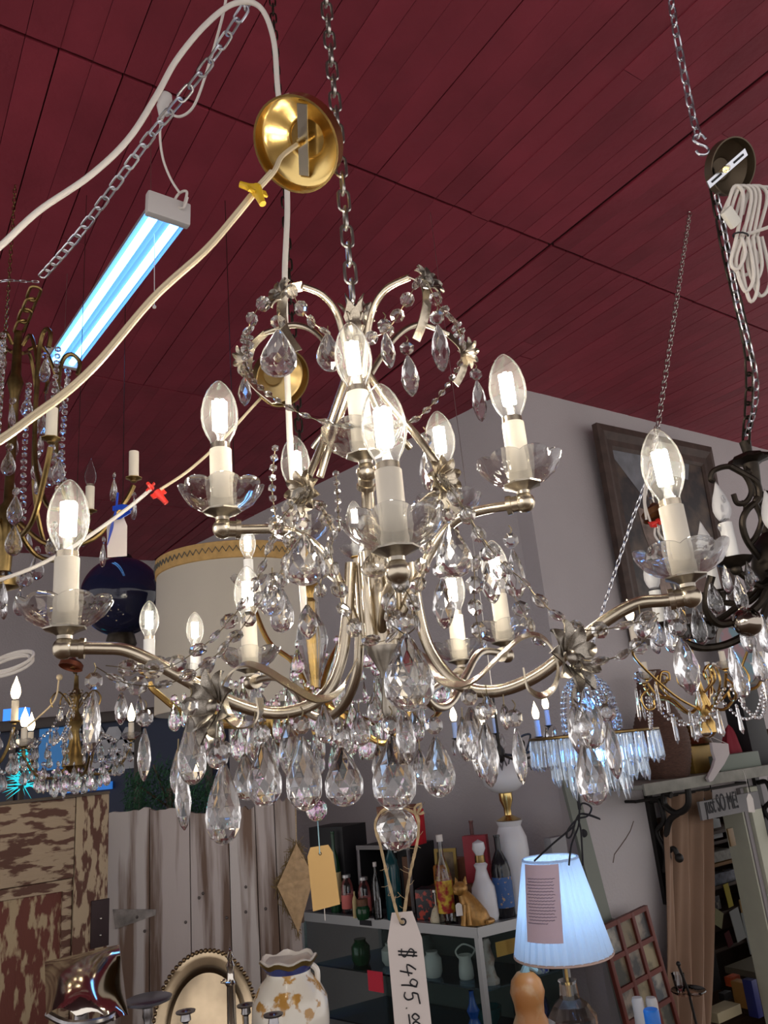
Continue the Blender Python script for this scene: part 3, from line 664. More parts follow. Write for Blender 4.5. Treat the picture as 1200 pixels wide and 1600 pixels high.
sw = thing('swag_chain', 'galvanized chain swagging from the top down to the far left', 'chain', D(60, 438, 1.5))
pa = [Zp(640, -330, CEIL - 0.015), D(500, -150, 1.35), D(390, 2, 1.18), D(345, 72, 1.2), D(298, 135, 1.22), D(240, 206, 1.26), D(185, 282, 1.32), D(120, 370, 1.40), D(62, 436, 1.5)]
chain(sw, curve(pa, 8), 0.030, GALV)
chain(sw, curve([D(60, 440, 1.5), D(20, 438, 1.5), D(-60, 425, 1.5), D(-300, 300, 1.7), Zp(-420, 120, CEIL - 0.01)], 8), 0.014, GALV, LINKF)
# ---------------------------------------------------------------- fluorescent shop light
WHT = mat('white_enamel', (0.26, 0.28, 0.30), 0.35)
CAPM = mat('white_plastic_cap', (0.58, 0.56, 0.55), 0.45)
TUBEM = mat('fluorescent_tube', (1, 1, 1), 0.4, emit=(0.13, 0.42, 1.0), es=TUBE)
n0 = D(263, 335, 2.3); f0 = D(98, 566, 3.28); ax = (f0 - n0); LL = ax.length; ax.normalize()
zz = (Vector((0, 0, 1)) - ax * ax.z).normalized(); sd = zz.cross(ax)
ML = Matrix(((ax.x, sd.x, zz.x, n0.x), (ax.y, sd.y, zz.y, n0.y), (ax.z, sd.z, zz.z, n0.z), (0, 0, 0, 1)))
sl = thing('shop_light', 'twin-tube fluorescent shop light glowing blue under the red ceiling', 'light fixture', n0)
hs = MB()
poly = [(-0.030, 0.050), (0.030, 0.050), (0.062, 0.010), (0.062, -0.004), (0.058, 0.006), (0.012, 0.022), (-0.012, 0.022), (-0.058, 0.006), (-0.062, -0.004), (-0.062, 0.010)]
hs.prism(poly, LL, ML @ Matrix.Translation((LL / 2, 0, 0)) @ Matrix.Rotation(PI / 2, 4, 'Z'))
put('housing', hs.mesh('housing', False), WHT, sl)
for s in (-1, 1): put('tube', MB().tube([ML @ Vector((0.02, s * 0.033, -0.004)), ML @ Vector((LL - 0.02, s * 0.033, -0.004))], 0.0130, 14), TUBEM, sl)
for x in (-0.012, LL - 0.012):
    put('end_cap', MB().box(x, x + 0.03, -0.066, 0.066, -0.020, 0.054, ML).mesh('end_cap', True, 0.006), CAPM, sl)
put('pull_cord', MB().tube([ML @ Vector((0.12, 0.0, 0)), ML @ Vector((0.12, 0.0, 0)) + Vector((0, 0, -0.26))], 0.0012, 5).sphere(ML @ Vector((0.12, 0, 0)) + Vector((0, 0, -0.262)), 0.006, 8, 6), WCORD, sl)
put('hanger_wire', MB().tube([ML @ Vector((0.10, 0.02, 0.05)), Vector((*(ML @ Vector((0.10, 0.02, 0.05))).xy, CEIL))], 0.0012, 5), SILV, sl)
put('hanger_wire', MB().tube([ML @ Vector((LL - 0.10, 0.02, 0.05)), Vector((*(ML @ Vector((LL - 0.10, 0.02, 0.05))).xy, CEIL))], 0.0012, 5), SILV, sl)
put('cord_loop', MB().tube(curve([D(287, 322, 2.32), D(292, 300, 2.32), D(280, 302, 2.32), D(272, 318, 2.32), D(286, 325, 2.31), D(293, 308, 2.31)], 6), 0.0042, 8), WCORD, sl)
ex = thing('extension_cord', 'grey white extension cord with joined plugs hanging above the shop light', 'cord', D(256, 160, 2.25))
put('cord', MB().tube(curve([Zp(360, -60, CEIL - 0.01), D(352, 5, 2.1), D(340, 55, 2.15), D(322, 115, 2.2), D(303, 165, 2.22), D(282, 182, 2.24), D(264, 175, 2.25), D(257, 158, 2.25)], 8), 0.0040, 8), WCORD, ex)
put('cord', MB().tube(curve([D(256, 175, 2.25), D(250, 205, 2.26), D(254, 245, 2.28), D(266, 278, 2.3), D(281, 302, 2.31)], 8), 0.0038, 8), WCORD, ex)
pm = (D(263, 142, 2.25), D(252, 182, 2.25))
put('plug', MB().tube([D(262, 146, 2.24), D(260, 152, 2.24), D(257, 158, 2.24), D(254, 168, 2.245), D(253, 178, 2.25), D(252, 186, 2.25)], [0.013, 0.019, 0.016, 0.018, 0.011, 0.006], 10), CAPM, ex)
put('plug', MB().tube([D(250, 152, 2.25), D(254, 162, 2.25), D(258, 172, 2.25), D(262, 180, 2.25)], [0.010, 0.014, 0.014, 0.008], 10), CAPM, ex)

# ---------------------------------------------------------------- other chandeliers
def ring(A, r, th, z): return Vector((A.x + r * math.cos(th), A.y + r * math.sin(th), A.z + z))
def chand(name, label, A, metal, n, phase, arm_prof, cz, s, lit, stem, chain_top=None, linkl=0.03, sleeve=None, bob=True, drops=(), strings=(), chm=None, arm_r=0.005, cm=None, bars=(), group=None, bobm=None, flat=False, skip=()):
    """A = hub on the axis; profiles are (radius, height) pairs measured from A"""
    t = thing(name, label, 'chandelier', A, group); cm = cm or CRYB
    put('stem', MB().lathe(stem, 16, M=Matrix.Translation(A)), metal, t)
    if chain_top is not None:
        top = A + Vector((0, 0, max(z for r, z in stem)))
        chain(t, [top] + chain_top, linkl, chm or metal, LINKF)
    for k in range(n):
        if k in skip: continue
        th = phase + 2 * PI * k / n
        put('arm', MB().tube(curve([ring(A, r, th, z) for r, z in arm_prof], 5), arm_r, 8), metal, t)
        e = ring(A, arm_prof[-1][0], th, arm_prof[-1][1])
        candle(t, e, s, metal, sleeve or WSLEEVE, lit[k % len(lit)], bob, cup=False, bobm=bobm)
    for bp, nb, ph, br in bars:
        for k in range(nb):
            th = ph + 2 * PI * k / nb; put('scroll', MB().tube(curve([ring(A, r, th, z) for r, z in bp], 5), br, 7), metal, t)
    for r, z, h, wd, cnt, kind, m_ in drops:
        for k in range(cnt):
            th = phase + 2 * PI * (k + 0.37 * (r * 10 % 1)) / cnt; p = ring(A, r, th, z + random.uniform(-.006, .006))
            drop(t, p, h * random.uniform(.9, 1.1), wd, kind, m_ or cm, yaw=random.uniform(0, 3))
            put('bead', OCT, m_ or cm, t, T(p + Vector((0, 0, wd * 0.3)), random.uniform(0, 3), wd * 0.6))
    for prof, cnt, sz, m_ in strings:
        for k in range(cnt):
            th = phase + 2 * PI * (k + 0.5) / cnt; garland(t, [ring(A, q[0], th + (q[2] if len(q) > 2 else 0), q[1]) for q in prof], size=sz, kind='ball', m=m_ or cm, wire=False, gap=1.1)
    return t
# left: tall antique brass chandelier with unlit candles
A = D(12, 800, 1.5)
lc = chand('antique_brass_chandelier', 'tall antique brass chandelier hung with crystal strands, candles unlit, at the left edge', A, ABRASS, 6, 0.22,
    [(0.02, -0.02), (0.08, -0.07), (0.16, -0.06), (0.215, 0.01), (0.235, 0.05)], 0, 0.92, ['none', 'clear', 'clear', 'none', 'clear', 'clear'],
    [(0.0, 0.40), (0.008, 0.40), (0.010, 0.30), (0.016, 0.28), (0.009, 0.25), (0.009, 0.02), (0.022, 0.0), (0.014, -0.05), (0.012, -0.12), (0.03, -0.135), (0.028, -0.15), (0.0, -0.16)],
    None, 0.03, CREAM, False,
    drops=[(0.235, 0.03, 0.045, 0.022, 12, 'tear', None), (0.20, -0.03, 0.05, 0.026, 10, 'tear', None), (0.12, -0.06, 0.055, 0.03, 10, 'tear', None), (0.10, 0.30, 0.05, 0.026, 8, 'tear', None), (0.075, 0.20, 0.05, 0.026, 8, 'tear', None), (0.07, 0.10, 0.05, 0.028, 8, 'tear', None), (0.03, -0.15, 0.055, 0.03, 4, 'tear', None)],
    strings=[([(0.105, 0.33), (0.10, 0.22), (0.10, 0.12), (0.12, 0.02)], 6, 0.014, None)],
    bars=[([(0.118, 0.315), (0.122, 0.345), (0.105, 0.362), (0.088, 0.345), (0.082, 0.29), (0.082, 0.15), (0.095, 0.06), (0.135, -0.02), (0.175, -0.04)], 6, 0.45, 0.0045), ([(0.02, 0.36), (0.05, 0.37), (0.082, 0.29)], 6, 0.45, 0.004)])
tp = A + Vector((0, 0, 0.40)); chain(lc, [tp, tp + (D(60, 440, 1.5) - tp) * 0.5, D(60, 442, 1.5)], 0.045, ABRASS)
bp = A + Vector((0.02, -0.03, -0.17)); put('crystal_ball', BALL, CRYB, lc, T(D(38, 904, 1.46), 0, 0.034))
# paper tag with blue ribbon on its arm
BLUR = mat('blue_ribbon', (0.01, 0.05, 0.42), 0.4)
bt = thing('ribbon_tag', 'white paper tag tied with a dark blue ribbon to the brass arm', 'tag', D(180, 790, 1.32))
card(bt, T(D(182, 812, 1.32), 0.1), [(-0.012, 0.0), (0.012, 0.004), (0.018, -0.012), (0.018, -0.066), (-0.014, -0.066), (-0.016, -0.010)], 0.0006, PAPER)
put('ribbon', MB().band(curve([D(176, 795, 1.31), D(192, 792, 1.31), D(204, 797, 1.31), D(190, 806, 1.31), D(178, 812, 1.31), D(172, 840, 1.31), D(169, 855, 1.31)], 5), Vector((0.3, 0.2, 1)), 0.010, 0.0012), BLUR, bt)
put('ribbon', MB().tube([D(178, 812, 1.315), D(182, 792, 1.32), D(184, 770, 1.33)], 0.002, 5), BLUR, bt)

# behind: gilt crystal chandelier hanging on its own canopy
BA = D(492, 1075, 1.38)
gl = thing('gilt_chandelier', 'gilt crystal chandelier with sparkling iridescent drops right behind the silver one', 'chandelier', BA)
bca = D(436, 588, 1.32)
put('canopy', CANM, mat('old_brass_canopy', (0.36, 0.26, 0.12), 0.3, 1.0), gl, frame(bca, Vector((-0.5, 0.55, 0.6)), Vector((0, 0, 1)), 0.98))
chain(gl, [BA + Vector((0, 0, 0.26)), Vector((BA.x, BA.y, CEIL - 0.01))], 0.032, BRONZE, LINKF)
put('hub', MB().lathe([(0.0, 0.27), (0.004, 0.27), (0.004, 0.20), (0.020, 0.19), (0.008, 0.17), (0.006, 0.0), (0.03, -0.01), (0.035, -0.03), (0.015, -0.05), (0.01, -0.08), (0.0, -0.085)], 16, M=Matrix.Translation(BA)), GOLD, gl)
put('glass_column', MB().lathe([(0.007, 0.165), (0.016, 0.155), (0.012, 0.135), (0.026, 0.11), (0.030, 0.085), (0.022, 0.05), (0.012, 0.015), (0.010, 0.0)], 12, M=Matrix.Translation(BA)).mesh('glass_column', False), CRYB, gl)
for (x, y, dd) in [(233, 1066, 1.30), (306, 1072, 1.44), (390, 930, 1.52), (560, 882, 1.60), (690, 1100, 1.55), (640, 1110, 1.22), (420, 1120, 1.2)]:
    e = D(x, y, dd); u = e - BA
    up_ = 1 if y < 1000 else 0
    pts = [BA + Vector((u.x * .05, u.y * .05, -.02)), BA + Vector((u.x * .3, u.y * .3, -.055 if not up_ else .05)), BA + Vector((u.x * .7, u.y * .7, min(u.z, 0) - .045 if not up_ else u.z * .5)), BA + Vector((u.x * .95, u.y * .95, u.z - .02)), e]
    put('arm', MB().tube(curve(pts, 6), 0.0052, 8), GOLD, gl)
    if y < 1080: candle(gl, e, 0.9, GOLD, WSLEEVE, 'led', True, cup=False)
for r, z, cnt, h, wd in [(0.245, -.015, 22, .042, .022), (0.19, -.04, 20, .05, .027), (0.14, -.06, 16, .055, .030), (0.09, -.075, 12, .055, .030), (0.05, -.095, 7, .05, .028), (0.16, .01, 14, .04, .022), (0.11, .06, 10, .045, .024)]:
    for k in range(cnt):
        th = 2 * PI * (k + 0.3) / cnt; p = ring(BA, r, th, z + random.uniform(-.008, .008))
        drop(gl, p, h * random.uniform(.85, 1.1), wd, 'tear', CRYAB if random.random() < .7 else CRYB, yaw=random.uniform(0, 3))
        put('bead', OCT, CRYAB, gl, T(p + Vector((0, 0, 0.008)), random.uniform(0, 3), 0.014))
for k in range(8):
    th = 2 * PI * k / 8
    garland(gl, [ring(BA, 0.245, th, -.005), ring(BA, 0.235, th + .2, -.035), ring(BA, 0.235, th + .4, -.045), ring(BA, 0.235, th + .6, -.035), ring(BA, 0.245, th + .785, -.005)], size=0.0085, kind='ball', m=CRYAB, wire=False, gap=1.1)
put('crystal_ball', BALL, CRYAB, gl, T(D(495, 1266, 1.2), 0, 0.034))
put('pin', MB().tube([D(495, 1252, 1.2), BA + Vector((0, 0, -0.085))], 0.0006, 4), WIRE, gl)

# far left: small crystal chandeliers with lit flame bulbs
SMALLARM = [(0.015, -0.02), (0.06, -0.06), (0.12, -0.05), (0.155, -0.01), (0.165, 0.02)]
SMSTEM = [(0.0, 0.24), (0.006, 0.24), (0.008, 0.20), (0.022, 0.18), (0.010, 0.165), (0.010, 0.13), (0.024, 0.10), (0.012, 0.07), (0.018, 0.03), (0.03, 0.0), (0.035, -0.03), (0.015, -0.05), (0.0, -0.06)]
sdr = [(0.165, 0.005, 0.035, 0.02, 22, 'tear', None), (0.14, -0.03, 0.04, 0.022, 20, 'tear', None), (0.10, -0.055, 0.045, 0.024, 18, 'tear', CRYAB), (0.06, -0.07, 0.045, 0.024, 12, 'tear', None), (0.12, 0.03, 0.035, 0.02, 14, 'tear', None), (0.07, 0.07, 0.035, 0.02, 10, 'tear', None), (0.05, 0.14, 0.035, 0.02, 7, 'tear', None), (0.03, -0.07, 0.045, 0.024, 5, 'tear', None)]
A = D(116, 1180, 2.35)
c2 = chand('small_crystal_chandelier', 'small crystal chandelier with lit flame bulbs hanging above the old door', A, ABRASS, 5, 0.35, SMALLARM, 0, 0.80, ['flame'], SMSTEM, [D(112, 1040, 2.35)], 0.022, CREAM, True,
    drops=sdr, strings=[([(0.02, 0.19), (0.07, 0.08), (0.15, 0.03)], 5, 0.011, None)], arm_r=0.004, bars=[([(0.01, 0.14), (0.05, 0.19), (0.075, 0.17), (0.07, 0.145)], 5, 0.1, 0.0025)])
put('hanger_wire', MB().tube([D(112, 1040, 2.35), Vector((*D(112, 1040, 2.35).xy, CEIL))], 0.0010, 5), BRONZE, c2)
put('canopy', CANM, mat('copper_canopy', (0.22, 0.07, 0.04), 0.4, 0.8), c2, frame(D(112, 1038, 2.35), Vector((0.2, 0.3, 1)), None, 0.7))
put('cord', MB().tube(curve([D(92, 1062, 2.35), D(85, 1095, 2.35), D(55, 1125, 2.35), D(35, 1140, 2.35)], 6), 0.0028, 6).sphere(D(93, 1058, 2.35), 0.01, 8, 6), TCORD, c2)
A = D(-34, 1168, 2.2)
chand('candle_chandelier', 'crystal chandelier with a lit candle cut off by the left edge, beside the small one', A, ABRASS, 5, 0.45, [(0.015, -0.02), (0.05, -0.05), (0.075, -0.01), (0.09, 0.05)], 0, 0.95, ['flame'], SMSTEM, [Vector((A.x, A.y, CEIL))], 0.022, CREAM, False,
    drops=[(0.10, 0.03, 0.04, 0.024, 12, 'tear', None), (0.10, -0.04, 0.045, 0.026, 12, 'tear', None), (0.07, -0.08, 0.045, 0.024, 10, 'tear', None)])
coil = MB()
for k in range(5):
    c = D(14, 1036, 2.1) + Vector((random.uniform(-.008, .008), 0, random.uniform(-.012, .016)))
    coil.tube([c + Vector((0.062 * math.cos(q * PI / 10), 0.02 * math.sin(q * PI / 10), 0.026 * math.sin(q * PI / 10) + 0.01 * math.cos(q * PI / 10))) for q in range(20)], 0.0035, 6, closed=True)
coil.tube(curve([D(-20, 1034, 2.1), D(-70, 1000, 2.1), D(-110, 900, 2.1), Vector((*D(-125, 860, 2.1).xy, CEIL))], 6), 0.0035, 6)
put('coiled_cord', coil, WCORD, label='coil of white cord hanging at the left edge above a lit candle', cat='cord')

# right: dark bronze chandelier with frosted bulbs
RB = D(1204, 850, 1.32)
rb = thing('bronze_chandelier', 'dark bronze chandelier with scrolled arms and unlit frosted bulbs at the right edge', 'chandelier', RB)
put('stem', MB().lathe([(0.0, 0.19), (0.010, 0.19), (0.008, 0.17), (0.030, 0.160), (0.034, 0.154), (0.014, 0.148), (0.012, 0.13), (0.008, 0.10), (0.010, 0.02), (0.03, 0.0), (0.04, -0.04), (0.02, -0.08), (0.0, -0.10)], 18, lambda th, i, r, z: (r * (1 + 0.12 * math.cos(9 * th) * (1 if 3 <= i <= 4 else 0)), z), M=Matrix.Translation(RB)), BRONZE, rb)
def rbarm(pts, r, dd=0.0): return put('scroll_arm', MB().tube(curve([D(x, y, 1.30 + (q[0] if q else dd)) for x, y, *q in pts], 6), r, 8), BRONZE, rb)
rbarm([(1146, 772), (1152, 786), (1166, 784), (1174, 766), (1163, 742), (1140, 729), (1116, 735), (1110, 748), (1116, 752)], 0.0048)
rbarm([(1140, 728), (1162, 740), (1182, 754), (1186, 778), (1168, 796), (1160, 816), (1166, 842), (1182, 866), (1200, 888)], 0.0056)
rbarm([(1200, 770), (1180, 782), (1190, 810), (1183, 835), (1172, 850)], 0.0048)
rbarm([(1204, 910), (1190, 940), (1160, 965), (1125, 975), (1105, 955), (1106, 925), (1112, 900)], 0.0070)
rbarm([(1106, 930), (1118, 944), (1130, 936), (1128, 924)], 0.0040)
rbarm([(1204, 930), (1185, 975), (1140, 1005), (1095, 1012), (1060, 1000)], 0.0070, 0.03)
for q_ in (0.25, 0.5, 0.72):
    p = curve([D(1140, 728, 1.3), D(1182, 754, 1.3), D(1168, 796, 1.3), D(1166, 842, 1.3)], 10); p = p[int(q_ * (len(p) - 1))]
    put('leaf', LEAF, BRONZE, rb, T(p, random.uniform(0, 6), 0.022))
for x, y, dd in [(1150, 890, 1.27), (1122, 940, 1.42), (1036, 990, 1.42), (1230, 905, 1.25), (1235, 880, 1.55)]:
    e = D(x, y, dd); candle(rb, e, 1.0, BRONZE, WSLEEVE, 'frost', False, cup=True)
    put('drip_pan', MB().lathe([(0.006, 0.002), (0.025, 0.010), (0.031, 0.018), (0.029, 0.019), (0.006, 0.012)], 18, lambda th, i, r, z: (r * (1 + 0.05 * math.cos(8 * th)), z), M=Matrix.Translation(e)), BRONZE, rb)
    put('arm', MB().tube(curve([e, e * 0.5 + RB * 0.5 + Vector((0, 0, -0.05)), RB + Vector((0, 0, -0.04))], 8), 0.0055, 8), BRONZE, rb)
    for k in range(4):
        th = 2 * PI * k / 4 + .4; p = ring(e, 0.024, th, 0.008); drop(rb, p, 0.042, 0.020, 'tear', CRYB, yaw=th)
put('dish', MB().lathe([(0.0, -0.014), (0.02, -0.012), (0.032, 0.0), (0.036, 0.010), (0.033, 0.010), (0.0, -0.006)], 20, M=Matrix.Translation(D(1092, 985, 1.34))), BRONZE, rb)
put('globe', MB().sphere(D(1168, 972, 1.28), 0.0245, 20, 14), mat('smoked_metal', (0.34, 0.30, 0.26), 0.12, 1.0), rb)
for x, y, h in [(1040, 960, 60), (1062, 950, 50), (1085, 945, 62), (1100, 950, 50), (1150, 900, 55), (1160, 960, 60), (1075, 905, 45), (1110, 910, 50), (1045, 935, 40), (1022, 965, 46), (1140, 1005, 60), (1190, 960, 60), (1178, 1010, 55), (1150, 1030, 60), (1090, 960, 48), (1195, 1000, 60)]:
    p = D(x, y, 1.30 + random.uniform(-.03, .05)); drop(rb, p, h * pxs(p), 24 * pxs(p), 'tear', CRYB)
for x, y in [(1130, 780), (1128, 795), (1130, 810), (1125, 825), (1138, 838), (1178, 905), (1172, 918)]: put('bead', OCT, CRYB, rb, T(D(x, y, 1.29), random.uniform(0, 3), 0.014))
# its loose canopy, chain, hook and cord bundle
rc = D(1137, 262, 1.27)
put('canopy', CANM, mat('brown_canopy', (0.10, 0.075, 0.05), 0.45, 0.7), rb, frame(rc, Vector((-0.30, 0.78, 0.55)), Vector((0, 0, 1)), 0.88))
for s_ in (-1, 1): put('slot', MB().box(s_ * 0.014, s_ * 0.036, -0.0016, 0.0016, -0.0022, 0.0022).mesh('slot', False), INK, rb, frame(D(1136, 263, 1.245), Vector((-0.30, 0.78, 0.55)), D(1167, 235, 1.26) - D(1104, 294, 1.245)))
put('crossbar', MB().box(-0.043, 0.043, -0.0062, 0.0062, -0.0012, 0.0012).mesh('crossbar', False), GALV, rb, frame(D(1136, 263, 1.245), Vector((-0.30, 0.78, 0.55)), D(1167, 235, 1.26) - D(1104, 294, 1.245)))
put('nipple', MB().tube([D(1134, 265, 1.23), D(1140, 258, 1.27)], 0.005, 8), BRASS, rb)
chain(rb, curve([RB + Vector((0, 0, 0.185)), D(1170, 560, 1.3), D(1135, 400, 1.28), D(1116, 300, 1.285), D(1104, 248, 1.26)], 6), 0.032, BRONZE)
chain(rb, curve([RB + Vector((0, 0, 0.19)), D(1182, 600, 1.29), D(1152, 470, 1.27), D(1132, 360, 1.27), D(1118, 300, 1.28)], 6), 0.020, GALV, LINKF)
hs_ = D(1095, 226, 1.245); sp = curve([hs_ + Vector((x * 1.25, 0, z * 1.05)) for x, z in [(0.008, 0.010), (0.004, 0.018), (-0.005, 0.018), (-0.008, 0.010), (-0.003, 0.002), (0.005, -0.004), (0.008, -0.012), (0.003, -0.019), (-0.005, -0.018), (-0.008, -0.011)]], 5)
put('s_hook', MB().tube(sp, 0.0021, 8), GALV, rb)
hz = hs_ + Vector((0, 0, 0.017)); chain(rb, curve([hz, D(1082, 180, 1.27), D(1062, 80, 1.29), D(1045, -20, 1.33), Zp(985, -420, CEIL - 0.01)], 8), 0.026, GALV)
cb = thing('cord_bundle', 'bundled white cord with a plug hanging from the brown canopy', 'cord', D(1165, 380, 1.24))
for k, (x0, w_, y1) in enumerate([(1150, 16, 420), (1160, 20, 455), (1168, 18, 470), (1176, 16, 440), (1158, 30, 430), (1182, 24, 462)]):
    put('cord_loop', MB().tube(curve([D(x0 - w_, 335, 1.235 + .004 * k), D(x0 - w_ * .2, 292, 1.235 + .004 * k), D(x0 + w_ * .7, 305, 1.235 + .004 * k), D(x0 + 2, 365, 1.232 + .004 * k), D(x0 - w_ * .5, 410, 1.235 + .004 * k), D(x0 + w_ * .2, y1, 1.235 + .004 * k), D(x0 + w_ * .9, y1 - 25, 1.235 + .004 * k), D(x0 + 8, 370, 1.235 + .004 * k)], 6), 0.0030, 8), WCORD, cb)
put('plug', MB().box(-0.010, 0.010, -0.005, 0.005, -0.016, 0.016).mesh('plug', True, 0.003), mat('plug_plastic', (0.72, 0.70, 0.64), 0.4), cb, frame(D(1142, 340, 1.225), D(1132, 325, 1.22) - D(1155, 358, 1.23), Vector((1, 0, 0.6))))
put('twist_tie', MB().tube([D(1157 + 12 * math.cos(q * PI / 5), 368 + 5 * math.sin(q * PI / 5), 1.235 + 0.014 * math.sin(q * PI / 5)) for q in range(10)], 0.0015, 5, closed=True), INK, cb)
put('cord', MB().tube(curve([D(1160, 366, 1.235), D(1180, 362, 1.24), D(1215, 345, 1.25), D(1240, 300, 1.3), D(1152, 290, 1.25)], 6), 0.003, 6), WCORD, cb)

# gilt scroll girandole behind the right arm, on a swagged chain
GA = D(1098, 1100, 2.1)
gg = chand('gilt_scroll_chandelier', 'small gilt chandelier with clear cups, prisms and bead swags above the wall shelf', GA, GOLD, 5, -0.25,
    [(0.01, 0.0), (0.05, -0.02), (0.10, 0.02), (0.145, 0.03), (0.17, 0.065)], 0, 0.70, ['none'], [(0.0, 0.26), (0.004, 0.26), (0.004, 0.12), (0.014, 0.10), (0.006, 0.07), (0.012, 0.03), (0.022, 0.0), (0.012, -0.03), (0.022, -0.05), (0.022, -0.075), (0.012, -0.085), (0.0, -0.09)],
    [D(1012, 760, 2.15), D(1030, 650, 2.4), Zp(1078, 330, CEIL - 0.01)], 0.036, CREAM, True, chm=SILV,
    drops=[(0.17, 0.055, 0.075, 0.013, 10, 'prism', CRYB), (0.09, -0.02, 0.07, 0.014, 8, 'prism', CRYB), (0.03, -0.05, 0.04, 0.03, 3, 'tear', CRYB)],
    strings=[([(0.165, 0.035, -.6), (0.15, -0.03, -.3), (0.145, -0.05, 0), (0.15, -0.03, .3), (0.165, 0.035, .6)], 5, 0.011, CRYB)], arm_r=0.004,
    bars=[([(0.10, 0.02), (0.13, 0.05), (0.12, 0.09), (0.095, 0.09), (0.095, 0.072), (0.11, 0.07)], 5, -0.25, 0.003), ([(0.17, 0.05), (0.20, 0.03), (0.19, 0.0), (0.165, 0.0), (0.16, 0.02)], 5, -0.25, 0.003), ([(0.012, 0.03), (0.05, 0.06), (0.045, 0.10), (0.03, 0.09)], 5, 0.4, 0.003)])
for x, y in ((993, 1010), (1168, 1000)):
    e = D(x, y, 2.0); candle(gg, e, 0.8, GOLD, CREAM, 'flame', False, cup=False)
    put('arm', MB().tube(curve([e, e + Vector((0, 0.02, -.03)), GA * .5 + e * .5 + Vector((0, 0, -.05)), GA + Vector((0, 0, -.02))], 6), 0.0035, 6), GOLD, gg)
# blue lit waterfall chandelier
BLUEG = crystal('blue_lit_crystal', (0.80, 0.90, 1.0), 1.5, milk=0.25)
BLAMP = mat('blue_led', (1, 1, 1), 0.5, emit=(0.10, 0.36, 1.0), es=95.0)
FA_ = D(918, 1095, 2.3)
wf = thing('waterfall_chandelier', 'blue lit waterfall chandelier with tiers of hanging prisms before the office wall', 'chandelier', FA_)
rg = 96 * pxs(FA_)
zr = D(918, 1148, 2.3).z - FA_.z
for r, z in ((rg, zr), (rg * .72, zr), (rg * .45, zr - 0.0)):
    put('ring', MB().tube([ring(FA_, r, 2 * PI * q / 32, z) for q in range(32)], 0.0045, 6, closed=True), ABRASS, wf)
for k in range(3): th = 2 * PI * k / 3 + .3; put('spoke', MB().tube([ring(FA_, 0, th, zr), ring(FA_, rg, th, zr)], 0.003, 6), ABRASS, wf)
for r, cnt, h in ((rg, 44, .085), (rg * .72, 34, .13), (rg * .45, 20, .17)):
    for k in range(cnt):
        p = ring(FA_, r, 2 * PI * k / cnt, zr - 0.004); drop(wf, p, h * random.uniform(.92, 1.05), 0.017, 'prism', BLUEG, yaw=random.uniform(0, 3))
DOME = rg * .40
put('dome_frame', MB().tube([ring(FA_, DOME * .3, 2 * PI * q / 16, 0.075) for q in range(16)], 0.003, 5, closed=True), ABRASS, wf)
for k in range(18):
    th = 2 * PI * k / 18
    garland(wf, [ring(FA_, DOME * .3, th, 0.075), ring(FA_, DOME * .85, th, 0.04), ring(FA_, DOME * 1.1, th, -0.03), ring(FA_, DOME * 1.15, th, zr)], size=0.016, kind='olive', m=BLUEG, wire=False, gap=1.0)
put('lamp', MB().sphere(FA_ + Vector((0, 0, -0.01)), 0.020, 12, 8), BLAMP, wf)
put('lamp', MB().sphere(FA_ + Vector((0.01, 0, zr - 0.06)), 0.016, 12, 8), BLAMP, wf)
put('crystal_ball', BALL, BLUEG, wf, T(D(945, 1222, 2.3), 0, 0.035))
chain(wf, [FA_ + Vector((0, 0, 0.075)), D(940, 958, 2.3), D(985, 820, 2.25), D(1014, 740, 2.2), D(1030, 660, 2.4)], 0.022, GALV, LINKF)
# small iron chandelier with blue candles behind the drops
IA = D(782, 1178, 2.5)
ic = thing('iron_chandelier', 'small black iron chandelier with lit flame bulbs on pale blue candles', 'chandelier', IA)
BSL = mat('blue_white_sleeve', (0.36, 0.50, 0.85), 0.4)
put('stem', MB().lathe([(0.0, 0.22), (0.004, 0.22), (0.004, 0.03), (0.016, 0.01), (0.012, -0.02), (0.0, -0.03)], 12, M=Matrix.Translation(IA)), IRON, ic)
put('hanger_wire', MB().tube([IA + Vector((0, 0, 0.215)), Vector((IA.x, IA.y, CEIL))], 0.0012, 5), SILV, ic)
for x, y, dd in ((713, 1160, 2.5), (757, 1168, 2.35), (776, 1152, 2.6), (843, 1158, 2.4), (858, 1140, 2.55)):
    e = D(x, y, dd); u = e - IA
    put('arm', MB().tube(curve([IA, IA + u * .35 + Vector((0, 0, -.03)), IA + u * .8 + Vector((0, 0, -.035)), e + Vector((0, 0, .012))], 6), 0.004, 6), IRON, ic)
    put('scroll', MB().tube(curve([IA + u * .5 + Vector((0, 0, -.03)), IA + u * .62 + Vector((0, 0, .012)), IA + u * .42 + Vector((0, 0, .02)), IA + u * .35 + Vector((0, 0, -.005))], 6), 0.0035, 6), IRON, ic)
    candle(ic, e, 0.78, IRON, BSL, 'flame', False, cup=False)
    for k in range(3): th = 2 * PI * k / 3; drop(ic, ring(e, 0.018, th, 0.01), 0.05, 0.022, 'tear', CRYB, yaw=th)
